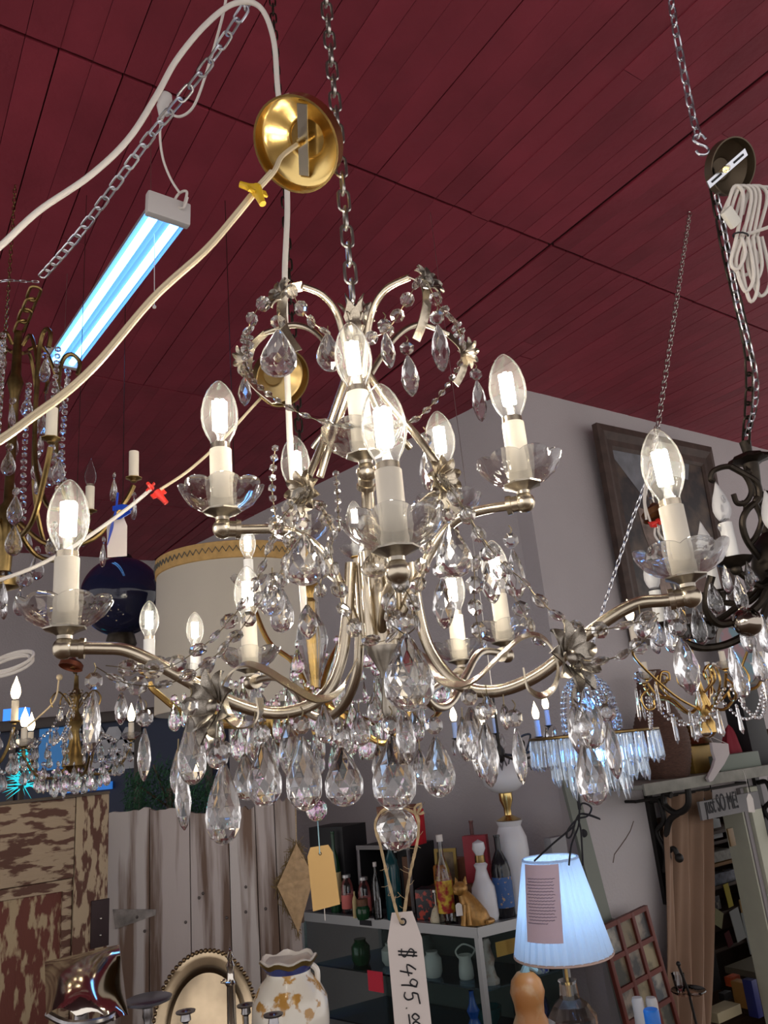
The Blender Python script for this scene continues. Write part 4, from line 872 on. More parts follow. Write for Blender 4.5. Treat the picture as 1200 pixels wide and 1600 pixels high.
# ---------------------------------------------------------------- glass showcase and what stands on it
CZ = 1.07
STEEL = mat('showcase_steel', (0.36, 0.37, 0.38), 0.35, 0.9)
PANE = clear('showcase_glass', (0.86, 0.93, 0.92), 0.16)
CASEIN = mat('showcase_back', (0.035, 0.045, 0.045), 0.7)
Kc = Zp(745, 1449, CZ); Lc = Zp(468, 1424, CZ); vF = (Lc - Kc); Fl = vF.length; vF.normalize(); vS = Vector((0.86, 0.51, 0)).normalized(); Sl = 0.50
def CP(f, s, z): return Vector((Kc.x, Kc.y, 0)) + vF * f + vS * s + Vector((0, 0, z))     # along the front, along the side, height
case = thing('display_case', 'steel framed glass display case with blue glass shelf under the bottles', 'display case', CP(Fl / 2, Sl / 2, 0))
def slab(f0, f1, s0, s1, z0, z1):
    v = [CP(f, s, z) for z in (z0, z1) for f, s in ((f0, s0), (f1, s0), (f1, s1), (f0, s1))]
    return MB().add(v, [(0, 3, 2, 1), (4, 5, 6, 7), (0, 1, 5, 4), (1, 2, 6, 5), (2, 3, 7, 6), (3, 0, 4, 7)])
put('top_glass', slab(0.02, Fl - .02, 0.02, Sl - .02, CZ - 0.008, CZ).mesh('top_glass', False), mat('grey_glass_top', (0.10, 0.11, 0.12), 0.12), case)
for a_ in ((0, Fl, -.004, .02), (0, Fl, Sl - .02, Sl + .004), (-.004, .02, 0, Sl), (Fl - .02, Fl + .004, 0, Sl)):
    put('top_rail', slab(*a_, CZ - 0.045, CZ - 0.001).mesh('top_rail', False), STEEL, case)
    put('bottom_rail', slab(*a_, 0.10, 0.16).mesh('bottom_rail', False), STEEL, case)
for f, s in ((0, 0), (Fl - .02, 0), (0, Sl - .02), (Fl - .02, Sl - .02)): put('post', slab(f, f + .022, s, s + .022, 0.0, CZ - 0.002).mesh('post', False), STEEL, case)
for z in (0.80, 0.56): put('shelf', slab(0.03, Fl - .03, 0.05, Sl - .03, z, z + 0.008).mesh('shelf', False), clear('blue_shelf_glass', (0.45, 0.62, 0.70), 0.5, 0.08, (0.6, 0.8, 1.0)), case)
put('deck', slab(0.02, Fl - .02, 0.02, Sl - .02, 0.14, 0.17).mesh('deck', False), CASEIN, case)
put('front_pane', slab(0.022, Fl - .022, 0.006, 0.010, 0.16, CZ - .045).mesh('front_pane', False), PANE, case)
put('side_pane', slab(0.006, 0.010, 0.022, Sl - .022, 0.16, CZ - .045).mesh('side_pane', False), PANE, case)
put('back_panel', slab(0.022, Fl - .022, Sl - .012, Sl - .006, 0.16, CZ - .045).mesh('back_panel', False), CASEIN, case)
put('price_sticker', slab(0.62, 0.72, -.001, 0.004, 0.74, 0.83).mesh('price_sticker', False), mat('red_sticker', (0.62, 0.02, 0.05), 0.6), case)
put('lock_plate', slab(0.66, 0.74, -.008, -.002, CZ - .036, CZ - .012).mesh('lock_plate', False), INK, case)

def lathe_thing(name, label, cat, base, parts, group=None, seg=24, flat=None):
    """parts = [(name, profile, material)] standing at base"""
    t = thing(name, label, cat, base, group)
    for nm, prof, m in parts:
        me = MB().lathe(prof, seg, flat); put(nm, me.mesh(nm), m, t, T(base))
    return t
DGLASS = mat('dark_bottle_glass', (0.012, 0.012, 0.016), 0.12)
GGLASS = mat('green_bottle_glass', (0.01, 0.05, 0.02), 0.12)
TGLASS = mat('teal_bottle_glass', (0.005, 0.05, 0.06), 0.12)
CGLASS = clear('clear_bottle_glass', (0.88, 0.90, 0.92), 0.40)
MILK = mat('milk_glass', (0.76, 0.77, 0.80), 0.25, transl=0.2)
AMBER = mat('amber_glass', (0.35, 0.13, 0.03), 0.2)
LBLUE = mat('blue_label', (0.03, 0.09, 0.25), 0.6, col2=(0.5, 0.32, 0.15), thr=0.62, vscale=40, soft=0.03)
LBW = mat('white_label', (0.66, 0.62, 0.58), 0.6); LBP = mat('pink_label', (0.62, 0.16, 0.14), 0.6); LBC = mat('cream_label', (0.55, 0.45, 0.22), 0.6)
def px_h(base, y0, y1): return abs(y1 - y0) * pxs(base) * 1.04
def bottle(x, yb, yt, wpx, label, glass, lab=None, cap=None, neck=0.32, z=CZ, group=None, name='bottle', nr=0.30, pos=None):
    b = pos or Zp(x, yb, z); H = px_h(b, yb, yt); R = wpx * pxs(b) / 2
    body = [(0, 0), (R * .95, 0), (R, H * .02), (R, H * (0.92 - neck)), (R * .8, H * (1.0 - neck * .9)), (R * nr, H * (1.06 - neck * .7)), (R * nr, H * .97), (R * nr * 1.2, H * .975), (R * nr * 1.2, H), (0, H)]
    ps = [('body', body, glass)]
    if lab: ps.append(('paper_label', [(R * 1.012, H * .12), (R * 1.02, H * .125), (R * 1.02, H * .48), (R * 1.012, H * .485)], lab))
    if cap: ps.append(('cap', [(0, H * .93), (R * nr * 1.35, H * .93), (R * nr * 1.35, H * 1.01), (0, H * 1.01)], cap))
    return lathe_thing(name, label, 'bottle', b, ps, group, 18)
def boxthing(name, label, cat, base, wx, dy, hz, m, rz=0.0, group=None, bevel=0.002, extra=()):
    """upright box standing at base (its front bottom centre), front towards the camera before turning by rz"""
    t = thing(name, label, cat, base, group); M = T(base, rz)
    put('body', MB().box(-wx / 2, wx / 2, 0, dy, 0, hz).mesh('body', True, bevel), m, t, M)
    for nm, (x0, x1, z0, z1), mm in extra: put(nm, MB().box(x0 * wx, x1 * wx, -0.0025, 0.001, z0 * hz, z1 * hz).mesh(nm, False), mm, t, M)
    return t
CARDB = mat('brown_box', (0.13, 0.055, 0.025), 0.6, var=0.3, vscale=12)
REDB = mat('red_box', (0.30, 0.015, 0.03), 0.5, var=0.15, vscale=10)
BLACKB = mat('black_box', (0.012, 0.012, 0.014), 0.6)
GREYB = mat('grey_edge', (0.20, 0.19, 0.19), 0.6)
bottle(791, 1432, 1318, 31, 'dark wine bottle with a blue label beside the white decanter', DGLASS, LBLUE, None, .36)
bottle(818, 1424, 1317, 30, 'clear empty glass bottle at the right end of the case top', CGLASS, None, mat('dark_cap', (0.02, 0.03, 0.02), 0.5), .34)
bottle(700, 1442, 1320, 27, 'tall clear bottle with a yellow and red label beside the gold cat', CGLASS, mat('flag_label', (0.62, 0.45, 0.04), 0.6, col2=(0.35, 0.02, 0.02), thr=0.5, vscale=30), LBW, .42)
bottle(527, 1424, 1312, 19, 'slim green wine bottle with a cream label in front of the black crate', GGLASS, LBC, None, .40)
bottle(545, 1426, 1374, 20, 'small clear bottle with a pink and white label nearest the green wine bottle', CGLASS, LBP, mat('tin_cap', (.5, .5, .5), .4, .8), .22, group='small labelled bottles', nr=.5)
bottle(572, 1430, 1378, 20, 'small clear bottle with a pink label right of the round green jar', CGLASS, LBP, mat('tin_cap', (.5, .5, .5), .4, .8), .22, group='small labelled bottles', nr=.5)
bottle(556, 1434, 1398, 8, 'tiny cream bottle standing left of the green jar', LBC, None, None, .3)
bottle(592, 1436, 1358, 15, 'slender clear bottle with a white cap under the crystal ball', CGLASS, None, LBW, .34)
bottle(618, 1436, 1326, 26, 'tall teal glass bottle behind the twine of the price tag', TGLASS, None, None, .30)
bottle(547, 1415, 1330, 12, 'thin dark bottle with a white neck inside the black crate', DGLASS, None, LBW, .4, pos=CP(0.72, 0.22, CZ))
b = Zp(568, 1436, CZ); r_ = 11 * pxs(b)
lathe_thing('jar', 'round green glass jar with a rust lid among the small bottles', 'jar', b, [('body', [(0, 0), (r_ * .8, 0), (r_, r_ * .5), (r_, r_ * 1.3), (r_ * .7, r_ * 1.8), (0, r_ * 1.8)], GGLASS), ('lid', [(0, r_ * 1.75), (r_ * .8, r_ * 1.75), (r_ * .8, r_ * 2.6), (0, r_ * 2.6)], CARDB)])
# bell
b = Zp(684, 1440, CZ); r_ = 12 * pxs(b)
lathe_thing('hand_bell', 'small cream hand bell with a flower and slim handle', 'bell', b, [('body', [(0, 0), (r_ * .9, 0), (r_, r_ * .2), (r_ * .6, r_ * 1.4), (r_ * .2, r_ * 1.9), (0, r_ * 1.9)], mat('cream_porcelain', (0.62, 0.58, 0.42), .3, col2=(.4, .25, .05), thr=.62, vscale=60)), ('handle', [(0, r_ * 1.8), (r_ * .14, r_ * 1.9), (r_ * .14, r_ * 3.4), (r_ * .4, r_ * 3.5), (r_ * .4, r_ * 3.8), (0, r_ * 3.8)], SILV)])
# white milk glass decanter
b = Zp(761, 1437, CZ); H = px_h(b, 1437, 1325); R = 20 * pxs(b)
lathe_thing('milk_glass_decanter', 'white milk glass decanter with a ball stopper behind the gold cat', 'decanter', b,
    [('body', [(0, 0), (R * .9, 0), (R, H * .05), (R * .95, H * .3), (R * .9, H * .4), (R * .6, H * .5), (R * .42, H * .62), (R * .55, H * .68), (R * .3, H * .72), (0, H * .72)], MILK),
     ('collar', [(0, H * .71), (R * .4, H * .71), (R * .38, H * .8), (0, H * .8)], ABRASS), ('stopper', [(0, H * .79), (R * .3, H * .8), (R * .52, H * .88), (R * .45, H * .96), (0, H)], MILK)], flat=lambda th, i, r, z: (r * (1 + .025 * math.cos(12 * th)), z))
# gold cat
GOLDC = mat('gold_ceramic', (0.36, 0.19, 0.05), 0.35, 0.35, var=0.3, vscale=60)
b = Zp(738, 1444, CZ); u_ = pxs(b)
ct = thing('cat_figurine', 'gold ceramic sitting cat with a white tag on the display case', 'figurine', b)
mb = MB()
sec = [(8, 22, 20, 0), (6, 23, 22, 8), (4, 21, 20, 18), (0, 16, 16, 30), (-5, 12, 12, 40), (-8, 9, 9, 46)]       # x shift, half width, half depth, height in pixels
mb.lathe([(1, q[3]) for q in [(8, 0, 0, -0.01)] + sec], 16)
vv = []; n_ = 16
prof_ = [(8, 1, 1, 0)] + sec + [(-8, 4, 4, 49)]
mb = MB(); f_ = []
for i, (xs, hw_, hd, hh) in enumerate(prof_):
    for j in range(n_):
        th = 2 * PI * j / n_; vv.append(((xs + hw_ * math.cos(th)) * u_, hd * .8 * math.sin(th) * u_, hh * u_))
for i in range(len(prof_) - 1):
    for j in range(n_): f_.append((i * n_ + j, i * n_ + (j + 1) % n_, (i + 1) * n_ + (j + 1) % n_, (i + 1) * n_ + j))
mb.add(vv, f_); put('body', mb.mesh('body'), GOLDC, ct, T(b))
hd_ = MB().sphere((-13 * u_, -2 * u_, 52 * u_), 11 * u_, 14, 10, (1.1, 1, .95)).sphere((-20 * u_, -6 * u_, 49 * u_), 5 * u_, 10, 8)
put('head', hd_.mesh('head'), GOLDC, ct, T(b))
for s in (-1, 1): put('ear', MB().tube([((-11 + s * 6) * u_, 0, 58 * u_), ((-11 + s * 8) * u_, 0, 69 * u_)], [4.5 * u_, .4 * u_], 8), GOLDC, ct, T(b))
for s in (-1, 1): put('paw', MB().tube([((-8 + s * 3) * u_, -12 * u_, 30 * u_), ((-9 + s * 4) * u_, -16 * u_, 12 * u_), ((-10 + s * 5) * u_, -18 * u_, 2 * u_)], [5 * u_, 4 * u_, 4.4 * u_], 8), GOLDC, ct, T(b))
put('tail', MB().tube(curve([(26 * u_, 0, 5 * u_), (32 * u_, -8 * u_, 4 * u_), (22 * u_, -18 * u_, 4 * u_)], 4), 3.5 * u_, 8), GOLDC, ct, T(b))
card(ct, T(b + Vector((-19 * u_, -20 * u_, 26 * u_))), [(-5 * u_, -9 * u_), (5 * u_, -9 * u_), (5 * u_, 6 * u_), (2 * u_, 9 * u_), (-2 * u_, 9 * u_), (-5 * u_, 6 * u_)], 0.001, LBW, name='tag')
# tall white oil lamp
b = CP(0.10, 0.36, CZ); u_ = pxs(b)
def ly(y): return (1408 - y) * u_ * 1.04
lathe_thing('white_oil_lamp', 'tall white milk glass lamp with brass collar and globe shade against the wall', 'lamp', b,
    [('body', [(0, 0), (20 * u_, 0), (22 * u_, ly(1400)), (14 * u_, ly(1385)), (20 * u_, ly(1360)), (26 * u_, ly(1325)), (25 * u_, ly(1305)), (18 * u_, ly(1288)), (22 * u_, ly(1280)), (0, ly(1279))], MILK),
     ('collar', [(0, ly(1280)), (20 * u_, ly(1279)), (6 * u_, ly(1272)), (6 * u_, ly(1262)), (11 * u_, ly(1250)), (11 * u_, ly(1240)), (9 * u_, ly(1238)), (0, ly(1238))], BRASS),
     ('shade', [(8 * u_, ly(1240)), (22 * u_, ly(1236)), (33 * u_, ly(1226)), (35 * u_, ly(1214)), (28 * u_, ly(1198)), (14 * u_, ly(1188)), (13 * u_, ly(1186)), (0, ly(1186))], MILK)])
# boxes, books and pictures behind
boxthing('red_gift_box', 'flat red box standing behind the clear bottle, left of the white lamp', 'box', CP(0.30, 0.33, CZ + .125), 0.125, 0.05, 0.22, REDB, -0.35)
boxthing('wooden_chest', 'brown wooden box under the red box on the display case', 'box', CP(0.28, 0.27, CZ), 0.19, 0.14, 0.125, CARDB, -0.35, bevel=0.004)
fp = thing('framed_picture', 'small gilt framed picture leaning behind the twine', 'picture', CP(0.44, 0.27, CZ + .12)); Mf = T(CP(0.44, 0.27, CZ + .12), -0.4, 1, -0.08)
put('frame', MB().box(-.06, .06, 0, .012, 0, .017).box(-.06, .06, 0, .012, .153, .17).box(-.06, -.045, 0, .012, .017, .153).box(.045, .06, 0, .012, .017, .153).mesh('frame', False), mat('gilt_frame', (0.22, 0.15, 0.04), .4, .6), fp, Mf)
put('print', MB().box(-.046, .046, .006, .009, .015, .155).mesh('print', False), mat('sepia_print', (0.20, 0.15, 0.09), .7, var=.5, vscale=25), fp, Mf)
boxthing('flower_tin', 'dark tin box painted with red flowers on the case top', 'tin', CP(0.33, 0.06, CZ), 0.15, 0.10, 0.135, mat('flower_paint', (0.02, 0.02, 0.025), .4, col2=(0.40, 0.05, 0.03), thr=.56, vscale=38, soft=.03), -0.35, bevel=0.004)
boxthing('brown_carton', 'brown carton carrying the small gilt picture', 'box', CP(0.46, 0.24, CZ), 0.12, 0.11, 0.12, CARDB, -0.4)
b = CP(0.40, 0.20, CZ)
lathe_thing('amber_lamp', 'small amber glass lamp on a black foot in front of the framed picture', 'lamp', b, [('foot', [(0, 0), (.03, 0), (.032, .01), (.012, .03), (.01, .09), (.025, .10), (.025, .12), (0, .12)], BLACKB), ('shade', [(0, .12), (.034, .122), (.038, .13), (.036, .215), (.03, .225), (0, .226)], AMBER)])
cr = thing('black_crate', 'open black crate with grey rim holding bottles on the display case', 'crate', CP(0.74, 0.20, CZ)); Mc = T(CP(0.74, 0.16, CZ), -0.66)
for nm, q in (('floor_board', (-.18, .18, 0, .22, 0, .012)), ('top_board', (-.18, .18, 0, .22, .30, .315)), ('side_board', (-.18, -.165, 0, .22, .012, .30)), ('side_board', (.165, .18, 0, .22, .012, .30)), ('back_board', (-.165, .165, .205, .22, .012, .30))):
    put(nm, MB().box(*q).mesh(nm, False), BLACKB, cr, Mc)
put('rim', MB().box(-.186, .186, -.006, 0, .298, .320).box(-.186, -.164, -.006, 0, 0, .298).box(.164, .186, -.006, 0, 0, .298).mesh('rim', True, .004), GREYB, cr, Mc)
boxthing('brown_bottle_box', 'upright brown box inside the black crate', 'box', CP(0.66, 0.24, CZ + .012), 0.08, 0.08, 0.24, CARDB, -0.66)
boxthing('poster_box', 'brown box with a pale figure print on top of the black crate', 'box', CP(0.70, 0.20, CZ + .32), 0.20, 0.10, 0.19, mat('poster_print', (0.20, 0.08, 0.05), .6, col2=(0.42, 0.30, 0.24), thr=.58, vscale=14, soft=.06), -0.6)
boxthing('scarlet_box', 'bright red box at the right on top of the black crate', 'box', CP(0.52, 0.14, CZ + .32), 0.08, 0.10, 0.17, mat('scarlet', (0.45, 0.01, 0.02), .5, var=.3, vscale=20), -0.6)
boxthing('black_case', 'tall black box at the left end of the display case', 'box', CP(1.10, 0.10, CZ), 0.26, 0.2, 0.42, BLACKB, -0.66)
boxthing('tan_carton', 'russet carton behind the teal bottle on the display case', 'box', CP(0.54, 0.40, CZ), 0.09, 0.10, 0.22, mat('russet_box', (0.20, 0.07, 0.03), .6, var=.3, vscale=15), -0.5)
bottle(640, 1300, 1180, 20, 'brown glass bottle neck rising beside the crystal ball', mat('oxblood_glass', (0.10, 0.015, 0.012), .15), None, None, .5, pos=CP(0.40, 0.42, CZ))
# inside the case
CERW = mat('white_ceramic', (0.48, 0.46, 0.46), .35)
def inside(f, s, z, name, label, cat, prof, m, seg=16, extra=()):
    return lathe_thing(name, label, cat, CP(f, s, z), [('body', prof, m)] + list(extra), None, seg)
pt = inside(0.26, 0.16, .808, 'milk_pitcher', 'small white pitcher inside the display case near the price tag', 'pitcher', [(0, 0), (.032, 0), (.036, .01), (.034, .05), (.028, .08), (.034, .10), (.030, .10), (.026, .08), (0, .02)], CERW)
put('handle', MB().tube(curve([(.03, 0, .09), (.05, 0, .12), (0, 0, .145), (-.04, 0, .12), (-.03, 0, .09)], 5), .004, 6), CERW, pt, T(CP(0.26, 0.16, .808)))
inside(0.10, 0.14, .808, 'dancer_figurine', 'pink and white porcelain figurine inside the case beside the corner post', 'figurine', [(0, 0), (.04, 0), (.042, .015), (.03, .03), (.022, .07), (.03, .10), (.02, .13), (.016, .15), (.02, .165), (.012, .185), (0, .19)], mat('pink_porcelain', (0.42, 0.33, 0.32), .35, col2=(.28, .15, .12), thr=.55, vscale=30))
inside(0.04, 0.28, .808, 'black_pot', 'black pot inside the display case behind the figurine', 'pot', [(0, 0), (.04, 0), (.045, .02), (.04, .1), (.03, .13), (0, .13)], BLACKB)
t_ = inside(0.012 + .075, 0.40, .808, 'glass_mug', 'blue printed glass tankard with a yellow note inside the case', 'mug', [(0, 0), (.055, 0), (.058, .012), (.05, .03), (.046, .16), (.043, .16), (.043, .02), (0, .02)], mat('blue_print_glass', (0.40, 0.40, 0.44), .25, col2=(.02, .03, .30), thr=.57, vscale=16, soft=.03))
put('note', slab(0.006, 0.0095, 0.10, 0.22, .93, .99).mesh('note', False), mat('yellow_note', (0.56, 0.36, 0.09), .7), t_)
BLUG = mat('cobalt_glass', (0.005, 0.06, 0.32), .15)
inside(0.18, 0.10, .568, 'blue_vase', 'bright blue glass vase low in the case beside the price tag', 'vase', [(0, 0), (.03, 0), (.036, .03), (.036, .06), (.018, .10), (.03, .13), (.016, .16), (.010, .20), (.012, .21), (0, .21)], BLUG)
inside(0.30, 0.30, .568, 'teal_plate_stack', 'dark teal bowl in the lower case behind the blue vase', 'bowl', [(0, 0), (.03, 0), (.06, .05), (.065, .09), (.06, .09), (0, .02)], TGLASS)
t_ = inside(0.09, 0.34, .568, 'navy_globe', 'dark navy round vase with a white disc tag in the lower case', 'vase', [(0, 0), (.03, 0), (.07, .04), (.085, .09), (.075, .14), (.04, .17), (0, .175)], mat('navy_glaze', (0.006, 0.010, 0.05), .15))
put('disc_tag', MB().lathe([(0, 0), (.03, 0), (.03, .002), (0, .002)], 20), LBW, t_, frame(CP(-.0, 0.40, .63), -vF + Vector((0, 0, .1))))
inside(0.03, 0.18, .568, 'blue_bell', 'small navy blue cone bell low in the case', 'bell', [(0, 0), (.045, 0), (.042, .02), (.015, .08), (0, .085)], mat('navy_glaze', (0.006, 0.010, 0.05), .15))
for f, s, r_, h_, m_, lb in ((0.95, .15, .05, .12, GGLASS, 'dim green jar at the left of the upper case shelf'), (0.80, .22, .06, .10, CERW, 'dim grey bowl in the middle of the upper case shelf'), (0.55, .2, .05, .16, CASEIN, 'dim dark jar on the upper case shelf behind the manila tag'), (0.42, .12, .045, .11, CERW, 'dim clear cup on the upper case shelf left of the price tag')):
    inside(f, s, .808, 'jar', lb, 'jar', [(0, 0), (r_ * .8, 0), (r_, h_ * .2), (r_, h_ * .7), (r_ * .6, h_ * .9), (r_ * .65, h_), (0, h_)], m_)
# gourd figure in front of the case side
b = D(842, 1690, 2.75); u_ = pxs(b)
SDZ = b.z
gd = lathe_thing('gourd', 'dried orange gourd with a pale neck in front of the display case', 'gourd', b, [('body', [(0, 0), (30 * u_, 0), (38 * u_, 30 * u_), (36 * u_, 65 * u_), (23 * u_, 92 * u_), (24 * u_, 108 * u_), (28 * u_, 124 * u_), (24 * u_, 140 * u_), (14 * u_, 151 * u_), (0, 154 * u_)], mat('gourd_skin', (0.42, 0.17, 0.05), .4, col2=(.62, .48, .30), thr=.58, vscale=9, soft=.1))])
put('stem', MB().tube(curve([b + Vector((0, 0, 149 * u_)), b + Vector((6 * u_, 0, 160 * u_)), b + Vector((20 * u_, 0, 151 * u_))], 5), [9 * u_, 8.4 * u_, 7.6 * u_, 6.8 * u_, 6 * u_, 5.5 * u_, 5 * u_, 4.6 * u_, 4.2 * u_, 3.8 * u_, 3.5 * u_], 8), mat('gourd_stem', (0.20, 0.30, 0.32), .6), gd)

# ---------------------------------------------------------------- side table with the blue shaded lamp
WOODD = mat('dark_wood', (0.06, 0.035, 0.022), .45, var=.3, vscale=10, stretch=(1, 6, 1))
c = Vector((D(930, 1690, 2.75).x, D(930, 1690, 2.75).y + .02, 0)); sz = SDZ - .002
st = thing('side_table', 'dark wooden side table under the blue shaded lamp, mostly below the frame', 'table', c)
put('table_top', MB().box(-.36, .48, -.26, .30, sz - .03, sz).mesh('table_top', True, .005), WOODD, st, T(c))
for x in (-.32, .44):
    for y in (-.22, .26): put('leg', MB().box(x - .02, x + .02, y - .02, y + .02, 0, sz - .03).mesh('leg', False), WOODD, st, T(c))
lb = D(909, 1690, 2.62); lb.z = sz; u_ = pxs(lb)
SHADE = mat('pleated_shade', (0.72, 0.83, 0.95), .7, transl=0.55)
lm = thing('table_lamp', 'table lamp with a white pleated shade glowing blue and a pinned note', 'lamp', lb)
z0_, z1_ = D(905, 1503, 2.62).z, D(893, 1353, 2.62).z
R0, R1 = 80 * u_, 46 * u_
put('shade', MB().lathe([(R0, z0_), (R1, z1_), (R1 - .003, z1_), (R0 - .003, z0_)], 144, lambda th, i, r, z: (r + .003 * math.cos(36 * th), z), M=Matrix.Translation((lb.x, lb.y, 0)), closed=True), SHADE, lm)
TRIM = mat('peach_trim', (0.55, 0.40, 0.34), .7)
for r_, z_ in ((R0, z0_), (R1, z1_)): put('trim', MB().tube([(lb.x + r_ * math.cos(q * PI / 24), lb.y + r_ * math.sin(q * PI / 24), z_) for q in range(48)], .0045, 6, closed=True), TRIM if r_ == R0 else SHADE, lm)
put('base', MB().lathe([(0, sz), (.085, sz), (.09, sz + .02), (.085, sz + .24), (.06, sz + .275), (.035, sz + .295), (.030, sz + .34), (.034, sz + .35), (0, sz + .35)], 10, M=Matrix.Translation((lb.x, lb.y, 0))).mesh('base', False), CRYB, lm)
put('stem', MB().tube([(lb.x, lb.y, sz + .3), (lb.x, lb.y, z1_ - .03)], .006, 8), BRASS, lm)
put('spider', MB().tube([(lb.x - R1, lb.y, z1_ - .01), (lb.x, lb.y, z1_ - .03), (lb.x + R1, lb.y, z1_ - .01)], .0015, 5), SILV, lm)
put('bulb', MB().sphere((lb.x, lb.y, (z0_ + z1_) / 2 + .01), .03, 14, 10), mat('cool_bulb', (1, 1, 1), .5, emit=(0.70, 0.86, 1.0), es=56.0), lm)
nt_ = thing('note_sheet', 'pale pink sheet of handwriting pinned to the lamp shade', 'note', D(867, 1420, 2.5))
sn = (z1_ - z0_); a0 = math.radians(-121)
def shp(tt, ang, off=.006):
    r_ = R0 + (R1 - R0) * tt + off; return Vector((lb.x + r_ * math.cos(ang), lb.y + r_ * math.sin(ang), z0_ + sn * tt))
NOTEM = mat('pink_paper', (0.60, 0.46, 0.52), .8); mb = MB(); vv = []; f_ = []
W_ = 60 * u_
for i in range(9):
    tt = .22 + .76 * i / 8; r_ = R0 + (R1 - R0) * tt
    for j in range(7): vv.append(shp(tt, a0 + (j / 6 - .5) * W_ / r_))
n_ = len(vv); vv += [q + Vector((0, 0.0008, 0)) for q in vv]
for i in range(8):
    for j in range(6): k = i * 7 + j; f_ += [(k, k + 1, k + 8, k + 7), (k + n_, k + 7 + n_, k + 8 + n_, k + 1 + n_)]
put('paper', MB().add(vv, f_).mesh('paper'), NOTEM, nt_)
wr_ = MB()
for i in range(15):
    tt = .84 - .031 * i; r_ = R0 + (R1 - R0) * tt; x0 = -.40 + .03 * math.sin(i * 2.1); x1 = .38 - .06 * abs(math.sin(i * 1.3)) - (.2 if i == 14 else 0); pts = []
    n_ = 40
    for j in range(n_ + 1): pts.append(shp(tt + .0075 * math.sin(j * 2.2 + i) * math.sin(j * .9 + i * 2), a0 + (x0 + (x1 - x0) * j / n_) * W_ / r_, .0072))
    wr_.tube(pts, .00075, 3)
put('writing', wr_, mat('blue_ink', (0.03, 0.03, 0.10), .7), nt_)
# black cord tied on top
put('tied_cord', MB().tube(curve([D(889, 1352, 2.6), D(893, 1320, 2.6), D(904, 1290, 2.6), D(906, 1262, 2.6), D(912, 1255, 2.6), D(924, 1262, 2.6), D(918, 1275, 2.6), D(902, 1280, 2.6), D(888, 1296, 2.6), D(886, 1308, 2.6), D(893, 1305, 2.6), D(906, 1272, 2.6), D(938, 1280, 2.6), D(905, 1272, 2.6), D(908, 1300, 2.6), D(911, 1352, 2.6)], 6), .0032, 6).tube(curve([D(898, 1290, 2.6), D(880, 1305, 2.61), D(862, 1320, 2.64), D(835, 1345, 2.7)], 6), .0032, 6).tube([D(906, 1265, 2.6), Vector((*D(906, 1265, 2.6).xy, D(906, 1225, 2.6).z))], .006, 6), INK, label='black electric cord tied in a bow above the lamp shade', cat='cord')
# small white bottles right of the lamp
for x, lbl in ((1012, 'left of the two white slim bottles by the collage frame'), (1034, 'right of the two white slim bottles by the collage frame')):
    p = D(x, 1660, 2.8); p.z = sz; lathe_thing('slim_bottle', lbl, 'bottle', p, [('body', [(0, 0), (.022, 0), (.022, D(x, 1572, 2.8).z - sz), (.018, D(x, 1566, 2.8).z - sz), (0, D(x, 1565, 2.8).z - sz)], CERW)], 'slim white bottles', 14)
p = D(1036, 1690, 2.55); p.z = sz; hh = D(1036, 1588, 2.55).z - sz
lathe_thing('water_bottle', 'clear bottle with a bright blue cap at the bottom edge', 'bottle', p, [('body', [(0, 0), (.03, 0), (.03, hh * .7), (.02, hh * .82), (0, hh * .82)], CGLASS), ('cap', [(0, hh * .8), (.026, hh * .8), (.026, hh), (.022, hh * 1.02), (0, hh * 1.02)], mat('blue_cap', (0.01, 0.16, 0.60), .4))])
# ---------------------------------------------------------------- old door, weathered board panel and greenery on the left
FLAKE = mat('flaking_paint', (0.085, 0.032, 0.020), .75, col2=(0.34, 0.26, 0.17), thr=.485, vscale=48, stretch=(1, 1, .30), soft=.03, bump=.5, bscale=30)
FLAKEH = mat('flaking_paint_rail', (0.085, 0.035, 0.022), .75, col2=(0.32, 0.24, 0.16), thr=.49, vscale=48, stretch=(.30, 1, 1), soft=.03, bump=.5, bscale=30)
FLAKEP = mat('flaking_paint_panel', (0.11, 0.028, 0.018), .75, col2=(0.33, 0.25, 0.15), thr=.53, vscale=34, stretch=(1, 1, .30), soft=.03, bump=.5, bscale=30)
p1_ = P(171, 1240, 2.55); zt = p1_.z; p0_ = P(0, 1262, 2.36); dx = (Vector((p0_.x, p0_.y, 0)) - Vector((p1_.x, p1_.y, 0))).normalized()
dn = Vector((-dx.y, dx.x, 0)); dn = dn if dn.y > 0 else -dn
od = thing('old_door', 'old panelled door with flaking tan paint over red brown wood', 'door', (p1_.x, p1_.y, 0))
def DM(): return Matrix(((-dx.x, dn.x, 0, p1_.x), (-dx.y, dn.y, 0, p1_.y), (0, 0, 1, 0), (0, 0, 0, 1)))   # local x: 0 at the right edge, negative to the left
DMx = DM(); DWd = .80
def dpx(x, y):                      # a pixel on the door face, as local x, z
    r = ray(x, y); t = (Vector((p1_.x, p1_.y, 0)) - C0).dot(dn) / r.dot(dn); q = C0 + r * t; return (q - Vector((p1_.x, p1_.y, 0))).dot(-dx), q.z
sx = dpx(118, 1300)[0]; rz0 = dpx(60, 1380)[1]
put('stile', MB().box(sx, 0, 0, .04, 0, zt).mesh('stile', True, .003), FLAKE, od, DMx)
put('stile', MB().box(-DWd, -DWd + abs(sx), 0, .04, 0, zt).mesh('stile', True, .003), FLAKE, od, DMx)
put('rail', MB().box(-DWd + abs(sx) + .002, sx - .002, 0, .04, rz0, zt - .001).mesh('rail', True, .003), FLAKEH, od, DMx)
put('rail', MB().box(-DWd + abs(sx) + .002, sx - .002, 0, .04, .02, .25).mesh('rail', True, .003), FLAKEH, od, DMx)
